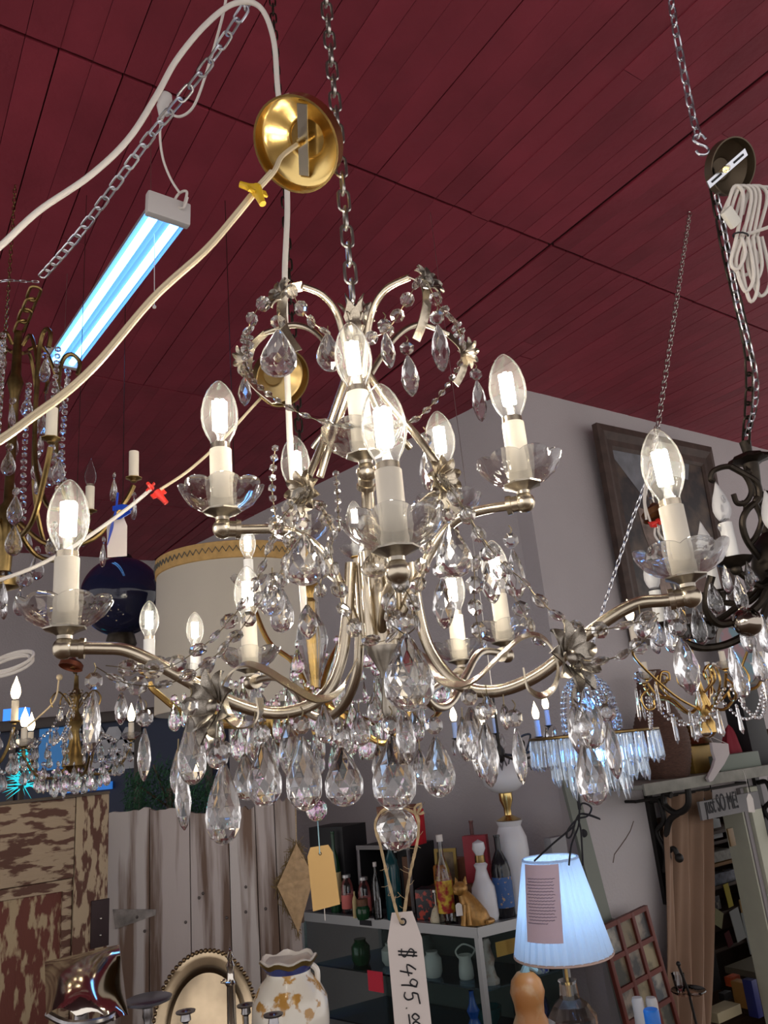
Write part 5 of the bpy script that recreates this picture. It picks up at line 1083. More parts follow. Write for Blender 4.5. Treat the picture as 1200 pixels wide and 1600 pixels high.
put('rail', MB().box(-DWd + abs(sx) + .002, sx - .002, 0, .04, .72, .92).mesh('rail', True, .003), FLAKEH, od, DMx)
for za, zb in ((.92, rz0), (.25, .72)):
    put('moulding', MB().box(-DWd + abs(sx) + .002, sx - .002, .008, .03, zb - .03, zb - .002).box(sx - .03, sx - .002, .008, .03, za, zb - .03).mesh('moulding', True, .004), FLAKEH, od, DMx)
    put('panel', MB().box(-DWd + abs(sx) + .002, sx - .002, .018, .034, za, zb).mesh('panel', False), FLAKEP, od, DMx)
put('top_cap', MB().box(-DWd, 0, -.004, .044, zt, zt + .008).mesh('top_cap', False), mat('grey_wood_edge', (0.10, 0.075, 0.055), .8), od, DMx)
h0 = dpx(142, 1408); h1 = dpx(172, 1476)
put('hinge_plate', MB().box(h0[0], .004, -.006, .001, h1[1], h0[1]).mesh('hinge_plate', True, .002), mat('rust_plate', (0.030, 0.016, 0.018), .6, .4), od, DMx)
for z_ in (.25, .6): put('screw', MB().sphere((h0[0] + .028, -.007, h1[1] + (h0[1] - h1[1]) * z_), .004, 8, 6), SILV, od, DMx)
# weathered boards
WASH = [mat('whitewash_board_' + n, c1, .8, col2=c2, thr=t, vscale=9, stretch=(2.4, 1, .16), soft=.07, bump=.12, bscale=40) for n, c1, c2, t in (('pale', (0.15, 0.095, 0.07), (0.46, 0.42, 0.41), .44), ('mid', (0.12, 0.075, 0.055), (0.40, 0.35, 0.34), .50), ('brown', (0.11, 0.07, 0.05), (0.34, 0.29, 0.27), .53))]
PY = 2.78; q0 = P(172, 1266, PY); q1 = P(472, 1240, PY)
wp = thing('board_panel', 'tall panel of weathered whitewashed boards beside the old door', 'board panel', (q0.x, PY, 0))
edges = [(168, 236, 1265), (236, 300, 1262), (300, 362, 1266), (362, 405, 1262), (405, 436, 1254), (436, 470, 1248)]
for i, (xa, xb, yt) in enumerate(edges):
    a_, b_ = P(xa, 1400, PY), P(xb, 1400, PY); zt_ = P((xa + xb) / 2, yt, PY).z; wdt = b_.x - a_.x - .0035
    mb = MB(); n_ = 9; tops = [zt_ + random.uniform(-.009, .007) for _ in range(n_)]
    poly = [(0, 0), (wdt, 0)] + [(wdt * (1 - k / (n_ - 1)), tops[k]) for k in range(n_)]
    mb.prism(poly, .020); put('plank', mb.mesh('plank', False), WASH[i % 3 if i != 2 else 1], wp, T((a_.x, PY + random.uniform(-.004, .004), 0)))
for x, y in ((311, 1403), (317, 1396), (290, 1441), (214, 1433), (354, 1434), (384, 1386), (384, 1425), (415, 1420), (226, 1455)):
    put('nail', MB().sphere(P(x, y, PY - .014), .005, 8, 6, (1, .6, 1)), mat('rusty_nail', (0.10, 0.085, 0.08), .5, .6), wp)
hq = [P(176, 1421, PY - .014), P(244, 1421, PY - .014), P(243, 1430, PY - .014), P(180, 1452, PY - .014)]
put('strap_hinge', MB().add(hq + [q + Vector((0, .004, 0)) for q in hq], [(0, 1, 2, 3), (7, 6, 5, 4), (0, 4, 5, 1), (1, 5, 6, 2), (2, 6, 7, 3), (3, 7, 4, 0)]).mesh('strap_hinge', False), mat('painted_hinge', (0.22, 0.20, 0.19), .7, var=.4, vscale=30), wp)
put('cross_brace', MB().box(q0.x + .02, q1.x - .02, PY + .016, PY + .035, .3, .42).box(q0.x + .02, q1.x - .02, PY + .016, PY + .035, 1.35, 1.47).mesh('cross_brace', False), WASH[2], wp)
# diamond wall ornament
KRAFT = mat('kraft_felt', (0.40, 0.27, 0.15), .9, var=.2, vscale=60)
kt = thing('kite_ornament', 'brown diamond shaped ornament edged with dried grass beside the manila tag', 'ornament', P(462, 1385, PY - .06))
tpx, lpx, rpx, bpx_ = (463, 1318), (433, 1385), (490, 1370), (466, 1457)
ko = PY - .05
for nm, tri in (('upper_panel', (tpx, lpx, rpx)), ('lower_panel', (lpx, rpx, bpx_))):
    v = [P(x, y, ko) for x, y in tri]; cc = sum(v, Vector()) / 3 + Vector((0, -.012, 0)); v2 = [q + Vector((0, .02, 0)) for q in v]
    put(nm, MB().add(v + v2 + [cc], [(0, 1, 6), (1, 2, 6), (2, 0, 6), (5, 4, 3), (0, 3, 4, 1), (1, 4, 5, 2), (2, 5, 3, 0)]).mesh(nm, False), KRAFT, kt)
gr = MB()
for (a_, b_) in ((tpx, lpx), (lpx, bpx_), (tpx, rpx)):
    for i in range(60):
        t = random.random(); p = P(a_[0] + (b_[0] - a_[0]) * t, a_[1] + (b_[1] - a_[1]) * t, ko + .01)
        d = (P(b_[0], b_[1], ko) - P(a_[0], a_[1], ko)).normalized() * random.choice((-1, 1)) * .02 + Vector((random.gauss(0, .01), random.gauss(0, .006), random.gauss(0, .01))); gr.tube([p - d, p, p + d], .0012, 3)
put('dried_grass', gr, mat('dried_grass', (0.16, 0.11, 0.05), .9), kt, kind='stuff')
put('hanger', MB().tube([P(463, 1318, ko + .01), P(462, 1262, PY), P(461, 1250, PY)], .002, 5), TWINE, kt)
# evergreen
EV = mat('evergreen', (0.020, 0.085, 0.040), .8, var=.5, vscale=20)
ev = MB()
for i in range(2600):
    x = random.uniform(196, 345); top = 1178 + 34 * abs((x - 262) / 80) ** 1.5 + random.uniform(0, 30); y = random.uniform(top, 1275)
    p = P(x, y, 3.02 + random.uniform(-.07, .09)); d = Vector((random.gauss(0, 1), random.gauss(0, 1), random.gauss(.3, 1))).normalized() * random.uniform(.018, .04); s_ = d.cross(Vector((random.random(), random.random(), 1))).normalized() * .0026
    ev.add([p - s_, p + s_, p + d], [(0, 1, 2)])
eg = thing('evergreen_bough', 'dark green artificial evergreen bush showing above the weathered boards', 'greenery', P(265, 1260, 3.02))
put('needles', ev.mesh('needles', False), EV, eg, kind='stuff')
put('trunk', MB().tube([Vector((*P(265, 1260, 3.02).xy, 0)), P(265, 1230, 3.02)], [.02, .012], 8), WOODD, eg)
for x, y in ((240, 1195), (300, 1200), (220, 1230)): put('branch', MB().tube([P(265, 1262, 3.02), P(x, y, 3.02)], .004, 5), WOODD, eg)
# dark hutch with teal sparkle behind
HY = 4.6
hl, hr = P(-60, 1120, HY), P(330, 1118, HY); zt_ = P(120, 1117, HY).z
ht = thing('dark_hutch', 'tall dark hutch with leaded glass and teal lights behind the small chandelier', 'hutch', ((hl.x + hr.x) / 2, HY, 0))
HM = mat('hutch_wood', (0.03, 0.018, 0.014), .5); NAVY = mat('navy_interior', (0.012, 0.02, 0.05), .6)
put('body', MB().box(hl.x, hr.x, HY + .02, HY + .45, 0, zt_ - .06).mesh('body', False), NAVY, ht)
put('cornice', MB().box(hl.x - .03, hr.x + .03, HY - .05, HY + .47, zt_ - .06, zt_).mesh('cornice', True, .008), HM, ht)
for x in (-60, 20, 120, 215, 325): a_ = P(x, 1150, HY); put('stile', MB().box(a_.x - .02, a_.x + .02, HY, HY + .03, 0, zt_ - .06).mesh('stile', False), HM, ht)
put('rail', MB().box(hl.x, hr.x, HY, HY + .03, 1.5, 1.6).mesh('rail', False), HM, ht)
LG = mat('leaded_pane', (0.30, 0.30, 0.32), .3, var=.2, vscale=8)
for i in range(3):
    for j in range(3):
        c = P(150 + i * 26 + (j % 2) * 13, 1148 + j * 20, HY); r_ = 14 * pxs(c)
        put('pane', MB().prism([(r_ * math.cos(k * PI / 3), r_ * math.sin(k * PI / 3)) for k in range(6)], .006), LG, ht, T((c.x, HY + .012, c.z)))
TEAL = mat('teal_light', (0.0, 0.2, 0.25), .5, emit=(0.02, 0.55, 0.62), es=1.3); BLU2 = mat('blue_light', (0, .05, .3), .5, emit=(0.04, .22, .9), es=1.6)
tr_ = thing('teal_tinsel_tree', 'small glowing teal tinsel tree at the left edge below the lit candles', 'decoration', P(35, 1235, 3.2))
mb = MB()
for i in range(160):
    t = random.random(); p = P(36, 1232 - 62 * t, 3.2); d = Vector((random.gauss(0, 1), random.gauss(0, 1), random.gauss(0, .5))).normalized() * .085 * (1 - t * .8); s_ = Vector((0, 0, .004)); mb.add([p - s_, p + s_, p + d], [(0, 1, 2)])
put('tinsel', mb.mesh('tinsel', False), TEAL, tr_, kind='stuff'); put('stand', MB().tube([Vector((*P(36, 1232, 3.2).xy, 0)), P(36, 1165, 3.2)], .012, 8), HM, tr_)
put('light_strip', MB().box(P(62, 1160, HY).x, P(112, 1160, HY).x, HY - .01, HY + .012, P(60, 1205, HY).z, P(60, 1140, HY).z).mesh('light_strip', False), mat('blue_glow', (0, .05, .1), .5, emit=(0.02, .10, .26), es=.9), ht)
put('light_strip', MB().box(P(10, 1118, HY).x, P(45, 1118, HY).x, HY - .04, HY + .012, zt_, P(28, 1110, HY).z + .01).mesh('light_strip', False), BLU2, ht)
put('light_strip', MB().box(P(100, 1225, HY).x, P(175, 1225, HY).x, HY - .01, HY + .012, P(140, 1236, HY).z, P(140, 1224, HY).z).mesh('light_strip', False), mat('blue_glow2', (0, .05, .1), .5, emit=(0.02, .14, .5), es=.9), ht)
# hanging drum shade
DS = P(374, 978, 2.45); u_ = pxs(DS)
ds = thing('drum_shade', 'large cream drum lampshade with tan zigzag trim hanging behind the silver chandelier', 'lampshade', DS)
CRM = mat('cream_parchment', (0.50, 0.46, 0.40), .75, transl=.15, var=.04, vscale=3); RS = 124 * u_; zt_ = P(372, 878, 2.45).z; zb_ = P(372, 1110, 2.45).z
put('shade', MB().lathe([(RS * 1.03, zb_), (RS, zt_), (RS - .004, zt_), (RS * 1.03 - .004, zb_)], 64, M=Matrix.Translation((DS.x, DS.y, 0)), closed=True), CRM, ds)
TANT = mat('tan_trim', (0.40, 0.25, 0.09), .8, var=.15, vscale=60)
put('trim', MB().lathe([(RS + .002, zt_ - .052), (RS + .005, zt_ - .05), (RS + .005, zt_), (RS + .002, zt_ + .002)], 64, M=Matrix.Translation((DS.x, DS.y, 0))), TANT, ds)
zg = [(DS.x + (RS + .0065) * math.cos(2 * PI * k / 160), DS.y + (RS + .0065) * math.sin(2 * PI * k / 160), zt_ - .024 + (.008 if k % 2 else -.008)) for k in range(160)]
put('zigzag', MB().tube(zg, .0020, 4, closed=True), mat('grey_thread', (0.10, 0.10, 0.09), .8), ds)
put('spider', MB().tube([(DS.x - RS, DS.y, zt_ - .01), (DS.x + RS, DS.y, zt_ - .01)], .003, 5).tube([(DS.x, DS.y - RS, zt_ - .01), (DS.x, DS.y + RS, zt_ - .01)], .003, 5), ABRASS, ds)
put('hanger_wire', MB().tube([(DS.x, DS.y, zt_ - .012), (DS.x, DS.y, CEIL)], .0014, 5), BRONZE, ds)
# dark glass globe
GB = P(190, 932, 2.75); r_ = 62 * pxs(GB)
gb = thing('dark_globe', 'shiny dark blue glass globe reflecting lights, hanging left of the drum shade', 'globe', GB)
put('globe', MB().sphere(GB, r_, 40, 28), mat('dark_mirror_glass', (0.010, 0.012, 0.035), .03, 0.0), gb)
put('neck', MB().lathe([(0, -r_ * 1.28), (r_ * .34, -r_ * 1.28), (r_ * .38, -r_ * 1.2), (r_ * .30, -r_ * .9), (0, -r_ * .9)], 16, M=Matrix.Translation(GB)), BRONZE, gb)
put('cap', MB().lathe([(0, r_ * 1.1), (r_ * .2, r_ * 1.08), (r_ * .3, r_ * .95), (0, r_ * .9)], 16, M=Matrix.Translation(GB)), BRONZE, gb)
put('rod', MB().tube([GB + Vector((0, 0, r_ * 1.05)), Vector((GB.x, GB.y, CEIL))], .0014, 6), BRONZE, gb)

# ---------------------------------------------------------------- table with silver and porcelain, bottom left
SVR = mat('polished_silver', (0.62, 0.58, 0.52), .10, 1.0, var=.08, vscale=6); SVD = mat('tarnished_silver', (0.28, 0.27, 0.28), .28, 1.0, var=.4, vscale=30)
TRAYM = mat('brassy_silver', (0.46, 0.36, 0.24), .24, 1.0, var=.3, vscale=9)
tc = P(300, 1700, 2.12); TZ = tc.z
tb = thing('display_table', 'dark wooden table under the silver pieces, below the frame', 'table', (tc.x, tc.y, 0))
put('table_top', MB().box(-.62, .62, -.30, .22, TZ - .035, TZ).mesh('table_top', True, .006), WOODD, tb, T((tc.x, tc.y, 0)))
for x in (-.57, .57):
    for y in (-.25, .17): put('leg', MB().box(x - .025, x + .025, y - .025, y + .025, 0, TZ - .035).mesh('leg', False), WOODD, tb, T((tc.x, tc.y, 0)))
# beaded round tray leaning upright
tr0 = P(322, 1606, 2.28); k_ = pxs(tr0); Rx, Rz = 80 * k_, 106 * k_
ty_ = thing('silver_tray', 'oval silver tray with a beaded rim standing behind the candelabrum', 'tray', Vector((tr0.x, tr0.y, TZ)))
Mt = T(tr0, 0.08, 1, -0.14)
def oval(prof, seg=56): return MB().lathe(prof, seg, M=Matrix.Diagonal((1, 1, Rz / Rx, 1)) @ Matrix.Rotation(PI / 2, 4, 'X'))
put('well', oval([(0, -.004), (Rx * .70, -.004), (Rx * .74, .003), (Rx * .82, .009), (Rx * .90, .010), (Rx * .97, .014), (Rx, .012), (Rx * .98, .004), (Rx * .8, -.001), (Rx * .70, -.010), (0, -.010)]), TRAYM, ty_, Mt)
bd_ = MB()
for k in range(72): th = 2 * PI * k / 72; bd_.sphere((Rx * math.cos(th), -.012, Rz * math.sin(th)), .0062, 6, 5)
put('beaded_rim', bd_, mat('dark_brass_beads', (0.20, 0.14, 0.08), .35, 1.0), ty_, Mt)
# candelabrum
cb0 = P(365, 1700, 2.02); cb0.z = TZ
cl = thing('candelabrum', 'silver candelabrum with a tall finial and empty cups', 'candelabrum', cb0)
def cz_(y): return P(365, y, 2.02).z - TZ
put('column', MB().lathe([(0, 0), (.06, 0), (.055, .012), (.02, .02), (.012, .04), (.010, cz_(1540)), (.014, cz_(1536)), (.009, cz_(1530)), (.008, cz_(1515)), (.011, cz_(1508)), (.006, cz_(1500)), (.009, cz_(1494)), (.004, cz_(1486)), (0, cz_(1478))], 16, M=Matrix.Translation(cb0)), SVR, cl)
CUP = MB().lathe([(0, -.04), (.006, -.04), (.006, -.02), (.012, -.015), (.010, -.002), (.021, 0), (.022, .003), (.012, .003), (0, -.01)], 16).mesh('cup')
for x, y, Y in ((290, 1582, 1.95), (384, 1572, 2.1), (427, 1587, 1.92), (335, 1640, 1.9)):
    e = P(x, y, Y); put('cup', CUP, SVD, cl, T(e)); cp = Vector((cb0.x, cb0.y, TZ + cz_(1600)))
    put('arm', MB().tube(curve([cp, cp * .6 + e * .4 + Vector((0, 0, -.06)), e * .85 + cp * .15 + Vector((0, 0, -.07)), e + Vector((0, 0, -.038))], 6), .005, 8), SVR, cl)
put('chain', MB().tube(curve([P(352, 1530, 2.0), P(345, 1535, 2.0), P(360, 1536, 2.0)], 5), .002, 5), SVR, cl)
# fluted candlestick
cs = P(231, 1700, 2.08); cs.z = TZ; hh = P(231, 1564, 2.08).z - TZ
lathe_thing('candlestick', 'silver candlestick with a fluted wide drip pan left of the oval tray', 'candlestick', cs, [('stem', [(0, 0), (.045, 0), (.04, .015), (.012, .03)] + [(.009 + .004 * (k % 2), .04 + k * (hh - .06) / 12) for k in range(12)] + [(.012, hh - .012), (0, hh - .012)], SVD), ('drip_pan', [(0, hh - .016), (.02, hh - .012), (.055, hh), (.056, hh + .005), (.048, hh + .008), (0, hh + .006)], mat('blue_silver', (0.30, 0.33, 0.42), .3, 1.0))], None, 32, None)
# bowed square silver dish
sd_ = thing('silver_dish', 'bowed square silver dish with a scalloped lower rim mirroring the lights', 'dish', P(135, 1690, 1.98))
tl, trr, bl, br = (70, 1503), (186, 1476), (72, 1586), (200, 1600)
vv = []; f_ = []; n_ = 16
for i in range(n_ + 1):
    for j in range(n_ + 1):
        s, t = j / n_, i / n_; sc_ = .07 * abs(math.sin(s * PI * 2.5)) * t ** 4
        x = (tl[0] * (1 - s) + trr[0] * s) * (1 - t) + (bl[0] * (1 - s) + br[0] * s) * t; y = (tl[1] * (1 - s) + trr[1] * s) * (1 - t) + (bl[1] * (1 - s) + br[1] * s) * t - sc_ * 200
        bul = .04 * (1 - abs(2 * s - 1) ** 2.2) * (1 - abs(2 * t - 1) ** 2.2)
        vv.append(P(x, y, 2.08 - .16 * t - bul))
m_ = len(vv); vv += [q + Vector((0, .004, 0)) for q in vv]; W1 = n_ + 1
for i in range(n_):
    for j in range(n_): k = i * W1 + j; f_ += [(k, k + 1, k + W1 + 1, k + W1), (k + m_, k + W1 + m_, k + W1 + 1 + m_, k + 1 + m_)]
rim = [j for j in range(W1)] + [i * W1 + n_ for i in range(1, W1)] + [n_ * W1 + j for j in range(n_ - 1, -1, -1)] + [i * W1 for i in range(n_ - 1, 0, -1)]
for a_, b_ in zip(rim, rim[1:] + rim[:1]): f_.append((a_, b_, b_ + m_, a_ + m_))
put('bowl', MB().add(vv, f_).mesh('bowl'), SVR, sd_)
put('foot', MB().tube([P(130, 1545, 2.0), P(125, 1620, 2.02), Vector((*P(125, 1620, 2.02).xy, TZ + .01)), Vector((*P(125, 1620, 2.02).xy, TZ))], [.012, .02, .05, .06], 14), SVD, sd_)
put('handle', MB().tube(curve([P(75, 1585, 1.96), P(110, 1600, 1.9), P(160, 1595, 1.9), P(185, 1580, 1.95)], 6), .008, 8), SVD, sd_)
# porcelain vase
vb = P(460, 1710, 2.1); vb.z = TZ; k_ = pxs(vb)
def vz(y): return P(458, y, 2.1).z - TZ
PORC = mat('painted_porcelain', (0.70, 0.66, 0.58), .18, col2=(0.42, 0.22, 0.05), thr=.585, vscale=27, soft=.025, coat=.4)
vs = lathe_thing('porcelain_vase', 'white porcelain vase with painted flowers and a gilt blue rim', 'vase', vb, [
    ('body', [(0, 0), (.05, 0), (.055, .02), (.09, vz(1640)), (62 * k_, vz(1590)), (60 * k_, vz(1560)), (48 * k_, vz(1535)), (36 * k_, vz(1522)), (35 * k_, vz(1514)), (0, vz(1514))], PORC),
    ('blue_collar', [(35 * k_, vz(1516)), (37 * k_, vz(1513)), (43 * k_, vz(1505)), (40 * k_, vz(1504)), (0, vz(1512))], mat('cobalt_glaze', (0.01, 0.025, 0.16), .2)),
    ('gilt_rim', [(42 * k_, vz(1506)), (46 * k_, vz(1500)), (47 * k_, vz(1497)), (44 * k_, vz(1498)), (38 * k_, vz(1506))], mat('gilt_glaze', (0.20, 0.13, 0.04), .35, .7)),
    ('lip', [(44 * k_, vz(1499)), (46 * k_, vz(1495)), (43 * k_, vz(1494)), (36 * k_, vz(1506)), (0, vz(1508))], mat('white_glaze', (0.72, 0.68, 0.62), .18))],
    None, 40, lambda th, i, r, z: (r * (1 + (.035 * math.cos(7 * th) if z > vz(1517) and r > 38 * k_ else 0)), z + (.004 * math.cos(7 * th) if z > vz(1508) and r > 40 * k_ else 0)))
put('handle', MB().tube(curve([vb + Vector((38 * k_, 0, vz(1510))), vb + Vector((46 * k_, 0, vz(1520))), vb + Vector((45 * k_, 0, vz(1545)))], 6), .007, 8), mat('white_glaze', (0.72, 0.68, 0.62), .18), vs)
# ---------------------------------------------------------------- office wall on the right
def wab(x, y, off=0.0): q = WR(x, y, off); return q.dot(E1), q.z
def wbox(x0, x1, y0, y1, o0, o1):
    """box on the office wall seen between pixels; o0..o1 metres out from the wall"""
    a0, z0 = wab(x0, y1, o1); a1, z1 = wab(x1, y0, o1); return MB().box(a0, a1, WB - o1, WB - o0, z0, z1)
ym = 1150
# painting
PF = mat('picture_frame_wood', (0.06, 0.038, 0.03), .65, var=.3, vscale=14)
pg = thing('framed_painting', 'large dark framed landscape painting leaning out from the office wall', 'painting', WR(1040, 850))
cor = [(928, 662), (1108, 700), (1162, 985), (990, 1012)]
offs = [.10, .10, .03, .03]
O = [WR(x, y, o) for (x, y), o in zip(cor, offs)]
ctr = sum(O, Vector()) / 4; nw = -E2
def inset(f, o): return [ctr + (q - ctr) * f + nw * o for q in O]
rings_ = [inset(1, -.02), inset(1, .02), inset(.93, .03), inset(.86, .012), inset(.80, .014), inset(.77, .0), inset(.77, -.02)]
for e in range(4):
    v = []
    for rg_ in rings_: v += [rg_[e], rg_[(e + 1) % 4]]
    n_ = len(rings_); put('frame_side', MB().add(v, [(2 * i, 2 * i + 1, 2 * i + 3, 2 * i + 2) for i in range(n_ - 1)] + [(2 * n_ - 2, 2 * n_ - 1, 1, 0)]).mesh('frame_side', False), PF, pg)
cv = inset(.78, -.004); cvb = inset(.78, -.015)
put('canvas', MB().add(cv + cvb, [(0, 1, 2, 3), (7, 6, 5, 4), (0, 4, 5, 1), (1, 5, 6, 2), (2, 6, 7, 3), (3, 7, 4, 0)]).mesh('canvas', False), mat('dark_oil_paint', (0.022, 0.018, 0.020), .5, col2=(0.10, 0.07, 0.05), thr=.55, vscale=7, soft=.12), pg)
def paint(nm, uv, col, var=.3):
    v = [cv[0] * (1 - u) * (1 - t) + cv[1] * u * (1 - t) + cv[3] * (1 - u) * t + cv[2] * u * t + nw * .0015 for u, t in uv]; n_ = len(v)
    put(nm, MB().add(v + [q - nw * .001 for q in v], [tuple(range(n_))] + [(i, (i + 1) % n_, (i + 1) % n_ + n_, i + n_) for i in range(n_)]).mesh(nm, False), mat('paint_' + nm, col, .55, var=var, vscale=9), pg)
paint('painted_sky', [(0, 0), (.85, 0), (.8, .12), (.5, .10), (.38, .18), (.25, .28), (.12, .16), (0, .05)], (0.17, 0.18, 0.20))
paint('painted_cliff', [(.16, .34), (.26, .36), (.34, .60), (.36, .8), (.46, 1), (.26, 1), (.24, .66), (.18, .50)], (0.22, 0.16, 0.13), .6)
paint('painted_field', [(.5, .55), (.75, .6), (.95, .55), (1, .95), (.6, .9)], (0.10, 0.045, 0.03), .5)
# wall shelf with iron brackets
SH = mat('grey_shelf_paint', (0.20, 0.20, 0.17), .6, var=.25, vscale=12)
SD = .38
a0, zsh = wab(1003, 1221, SD); a1 = wab(1215, 1190, SD)[0] + .5; zsh = WR(1100, 1212, SD).z
sh = thing('wall_shelf', 'grey painted wall shelf over the office doorway', 'shelf', AB(a0, WB - SD / 2, zsh))
put('board', MB().box(a0, a1, WB - SD, WB - .001, zsh - .022, zsh).mesh('board', True, .004), SH, sh, M35)
put('front_lip', MB().box(a0 - .005, a1, WB - SD - .012, WB - SD, zsh - .05, zsh + .006).mesh('front_lip', True, .003), SH, sh, M35)
def bracket(xpx, name_label):
    t = thing('shelf_bracket', name_label, 'bracket', WR(xpx, 1250), 'iron shelf brackets'); ab_ = wab(xpx, 1300)[0]; L_ = .62; dp = .27
    def B(o, z): return M35 @ Vector((ab_, WB - .012 - o, zsh - .024 - z))
    put('back_bar', MB().band([B(0, 0), B(0, L_ / 2), B(0, L_)], E1, .045, .024), IRON, t)
    put('top_bar', MB().band([B(0, .008), B(dp / 2, .008), B(dp, .008)], E1, .045, .022), IRON, t)
    put('scroll', MB().tube(curve([B(dp, .02), B(dp * .92, .12), B(dp * .62, .16), B(dp * .38, .12), B(dp * .42, .06), B(dp * .58, .07)], 6), .017, 8), IRON, t)
    put('scroll', MB().tube(curve([B(dp * .66, .16), B(dp * .42, .20), B(dp * .25, .30), B(dp * .22, .42), B(.012, .58)], 6), .017, 8), IRON, t)
    put('scroll', MB().tube(curve([B(dp * .22, .36), B(dp * .4, .34), B(dp * .46, .38)], 6), .014, 8).sphere(B(dp * .48, .385), .024, 10, 8), IRON, t)
    put('scroll', MB().tube(curve([B(.01, .10), B(dp * .26, .10), B(dp * .28, .2), B(.015, .26), B(dp * .18, .36), B(.015, .46)], 6), .014, 8), IRON, t)
bracket(1020, 'black iron scroll bracket under the left end of the wall shelf')
bracket(1196, 'black iron scroll bracket at the right edge under the wall shelf')
# things standing on the shelf (positions along the wall from the pixel of their middle)
def on_shelf(x, o, y=1205): a_ = wab(x, y, o)[0]; return AB(a_, WB - o, zsh)
WICK = mat('brown_wicker', (0.085, 0.040, 0.026), .7, var=.35, vscale=50, stretch=(1, 1, 6), bump=.6, bscale=60)
b = on_shelf(1043, .20); k_ = pxs(b); hh = 165 * k_
wk = MB(); prof = []
for i in range(56):
    t = i / 55; r = (31 + 11 * math.sin(PI * min(1, t * 1.5)) - 17 * max(0, t - .45) ** 1.1 * 1.4) * k_; prof.append((r + (.004 if i % 2 else 0), hh * t))
t_ = thing('wicker_vase', 'tall brown coiled wicker vase at the left end of the wall shelf', 'vase', b); put('body', MB().lathe([(0, 0)] + prof + [(prof[-1][0] - .02, hh), (0, hh * .98)], 28), WICK, t_, T(b))
b = on_shelf(1092, .16); k_ = pxs(b)
gx = boxthing('gold_box', 'dull gold box on the wall shelf between the wicker vase and the white stocking', 'box', b + E2 * -.06, 64 * k_, .13, 40 * k_, mat('old_gold', (0.30, 0.19, 0.04), .5, .2, var=.15, vscale=10), A35, bevel=.006)
b2 = b + Vector((0, 0, 40 * k_)); lathe_thing('brass_pot', 'squat brass pot standing on the gold box', 'pot', b2 + E2 * .0, [('body', [(0, 0), (26 * k_, 0), (28 * k_, 3 * k_), (22 * k_, 10 * k_), (15 * k_, 22 * k_), (12 * k_, 30 * k_), (13 * k_, 34 * k_), (0, 34 * k_)], ABRASS)])
b = on_shelf(1150, .07); k_ = pxs(b)
pl = thing('painted_plate', 'large round plate painted teal and red leaning on the wall above the shelf', 'plate', b); pc_ = b + Vector((0, 0, 0)); pr = 56 * k_
bx_ = boxthing('black_box', 'black box on the wall shelf behind the red cloth', 'box', on_shelf(1198, .29), 50 * k_, .12, 118 * k_, BLACKB, A35)
Mp = frame(WR(1152, 1024, .13), -E2 + Vector((0, 0, .12)), E1)
put('rim', MB().lathe([(pr * .84, .010), (pr, .016), (pr, .010), (pr * .84, 0)], 40, M=Mp, closed=True), mat('brown_rim', (0.10, 0.07, 0.04), .4), pl)
put('centre', MB().lathe([(0, .004), (pr * .85, .006), (pr * .85, 0), (0, 0)], 40, M=Mp), mat('teal_red_glaze', (0.04, 0.15, 0.20), .3, col2=(0.22, 0.08, 0.10), thr=.55, vscale=6, soft=.06), pl)
put('stand', MB().tube([WR(1152, 1075, .12), on_shelf(1150, .10), on_shelf(1150, .16)], .006, 6), ABRASS, pl)
b = on_shelf(1148, .23); k_ = pxs(b); rd = thing('red_cloth', 'crumpled dark red cloth heap on the wall shelf', 'cloth', b)
vv = []; f_ = []; n_ = 24; rr_ = 10
for i in range(rr_ + 1):
    for j in range(n_):
        th = 2 * PI * j / n_; t = i / rr_; r = 24 * k_ * math.cos(t * PI / 2) ** .6 * (1 + .12 * math.sin(5 * th + 3 * t)); vv.append((r * math.cos(th) + 10 * k_ * t, r * .5 * math.sin(th), 66 * k_ * t))
for i in range(rr_):
    for j in range(n_): f_.append((i * n_ + j, i * n_ + (j + 1) % n_, (i + 1) * n_ + (j + 1) % n_, (i + 1) * n_ + j))
f_.append(tuple(range(n_))); put('fold', MB().add(vv, f_), mat('dark_red_cloth', (0.20, 0.008, 0.022), .8), rd, T(b, A35))
b = on_shelf(1160, .36); k_ = pxs(b)
boxthing('grey_book', 'long grey green book lying on the wall shelf under the white stocking', 'book', b, 110 * k_, .06, 24 * k_, mat('grey_green_cover', (0.14, 0.17, 0.14), .6), A35, bevel=.003)
b = on_shelf(1195, .20); k_ = pxs(b); lathe_thing('brown_jug', 'brown jug at the right end of the wall shelf', 'jug', b + Vector((0, 0, 0)) + E1 * .18, [('body', [(0, 0), (24 * k_, 0), (30 * k_, 14 * k_), (28 * k_, 32 * k_), (16 * k_, 42 * k_), (14 * k_, 50 * k_), (0, 50 * k_)], mat('brown_glaze', (0.13, 0.06, 0.035), .4))])
# white felt stocking and tag hanging from the shelf lip
sk = [(1110, 1160), (1136, 1162), (1138, 1178), (1130, 1194), (1120, 1208), (1112, 1220), (1107, 1222), (1104, 1216), (1112, 1200), (1116, 1186), (1112, 1174)]
so = WR(1122, 1190, SD + .03); ska = [(WR(x, y, SD + .03) - so) for x, y in sk]
stk = thing('stocking_ornament', 'small white felt stocking hanging in front of the wall shelf', 'ornament', so)
poly = [(v.dot(E1) * 1.0, v.z) for v in ska]
put('stocking', MB().prism([(x, z) for x, z in poly], .018, T(so, A35)).mesh('stocking', True, .003), mat('white_felt', (0.50, 0.46, 0.46), .9), stk)
put('loop', MB().tube([so + ska[0] + E1 * .02, so + ska[0] + Vector((0, 0, .035)) + E1 * .04 + E2 * .03, so + ska[1]], .0015, 4), WCORD, stk)
tg = WR(1172, 1250, SD + .03); k_ = pxs(tg); tt_ = thing('shelf_tag', 'white tag with string hanging from the wall shelf before the sign', 'tag', tg)
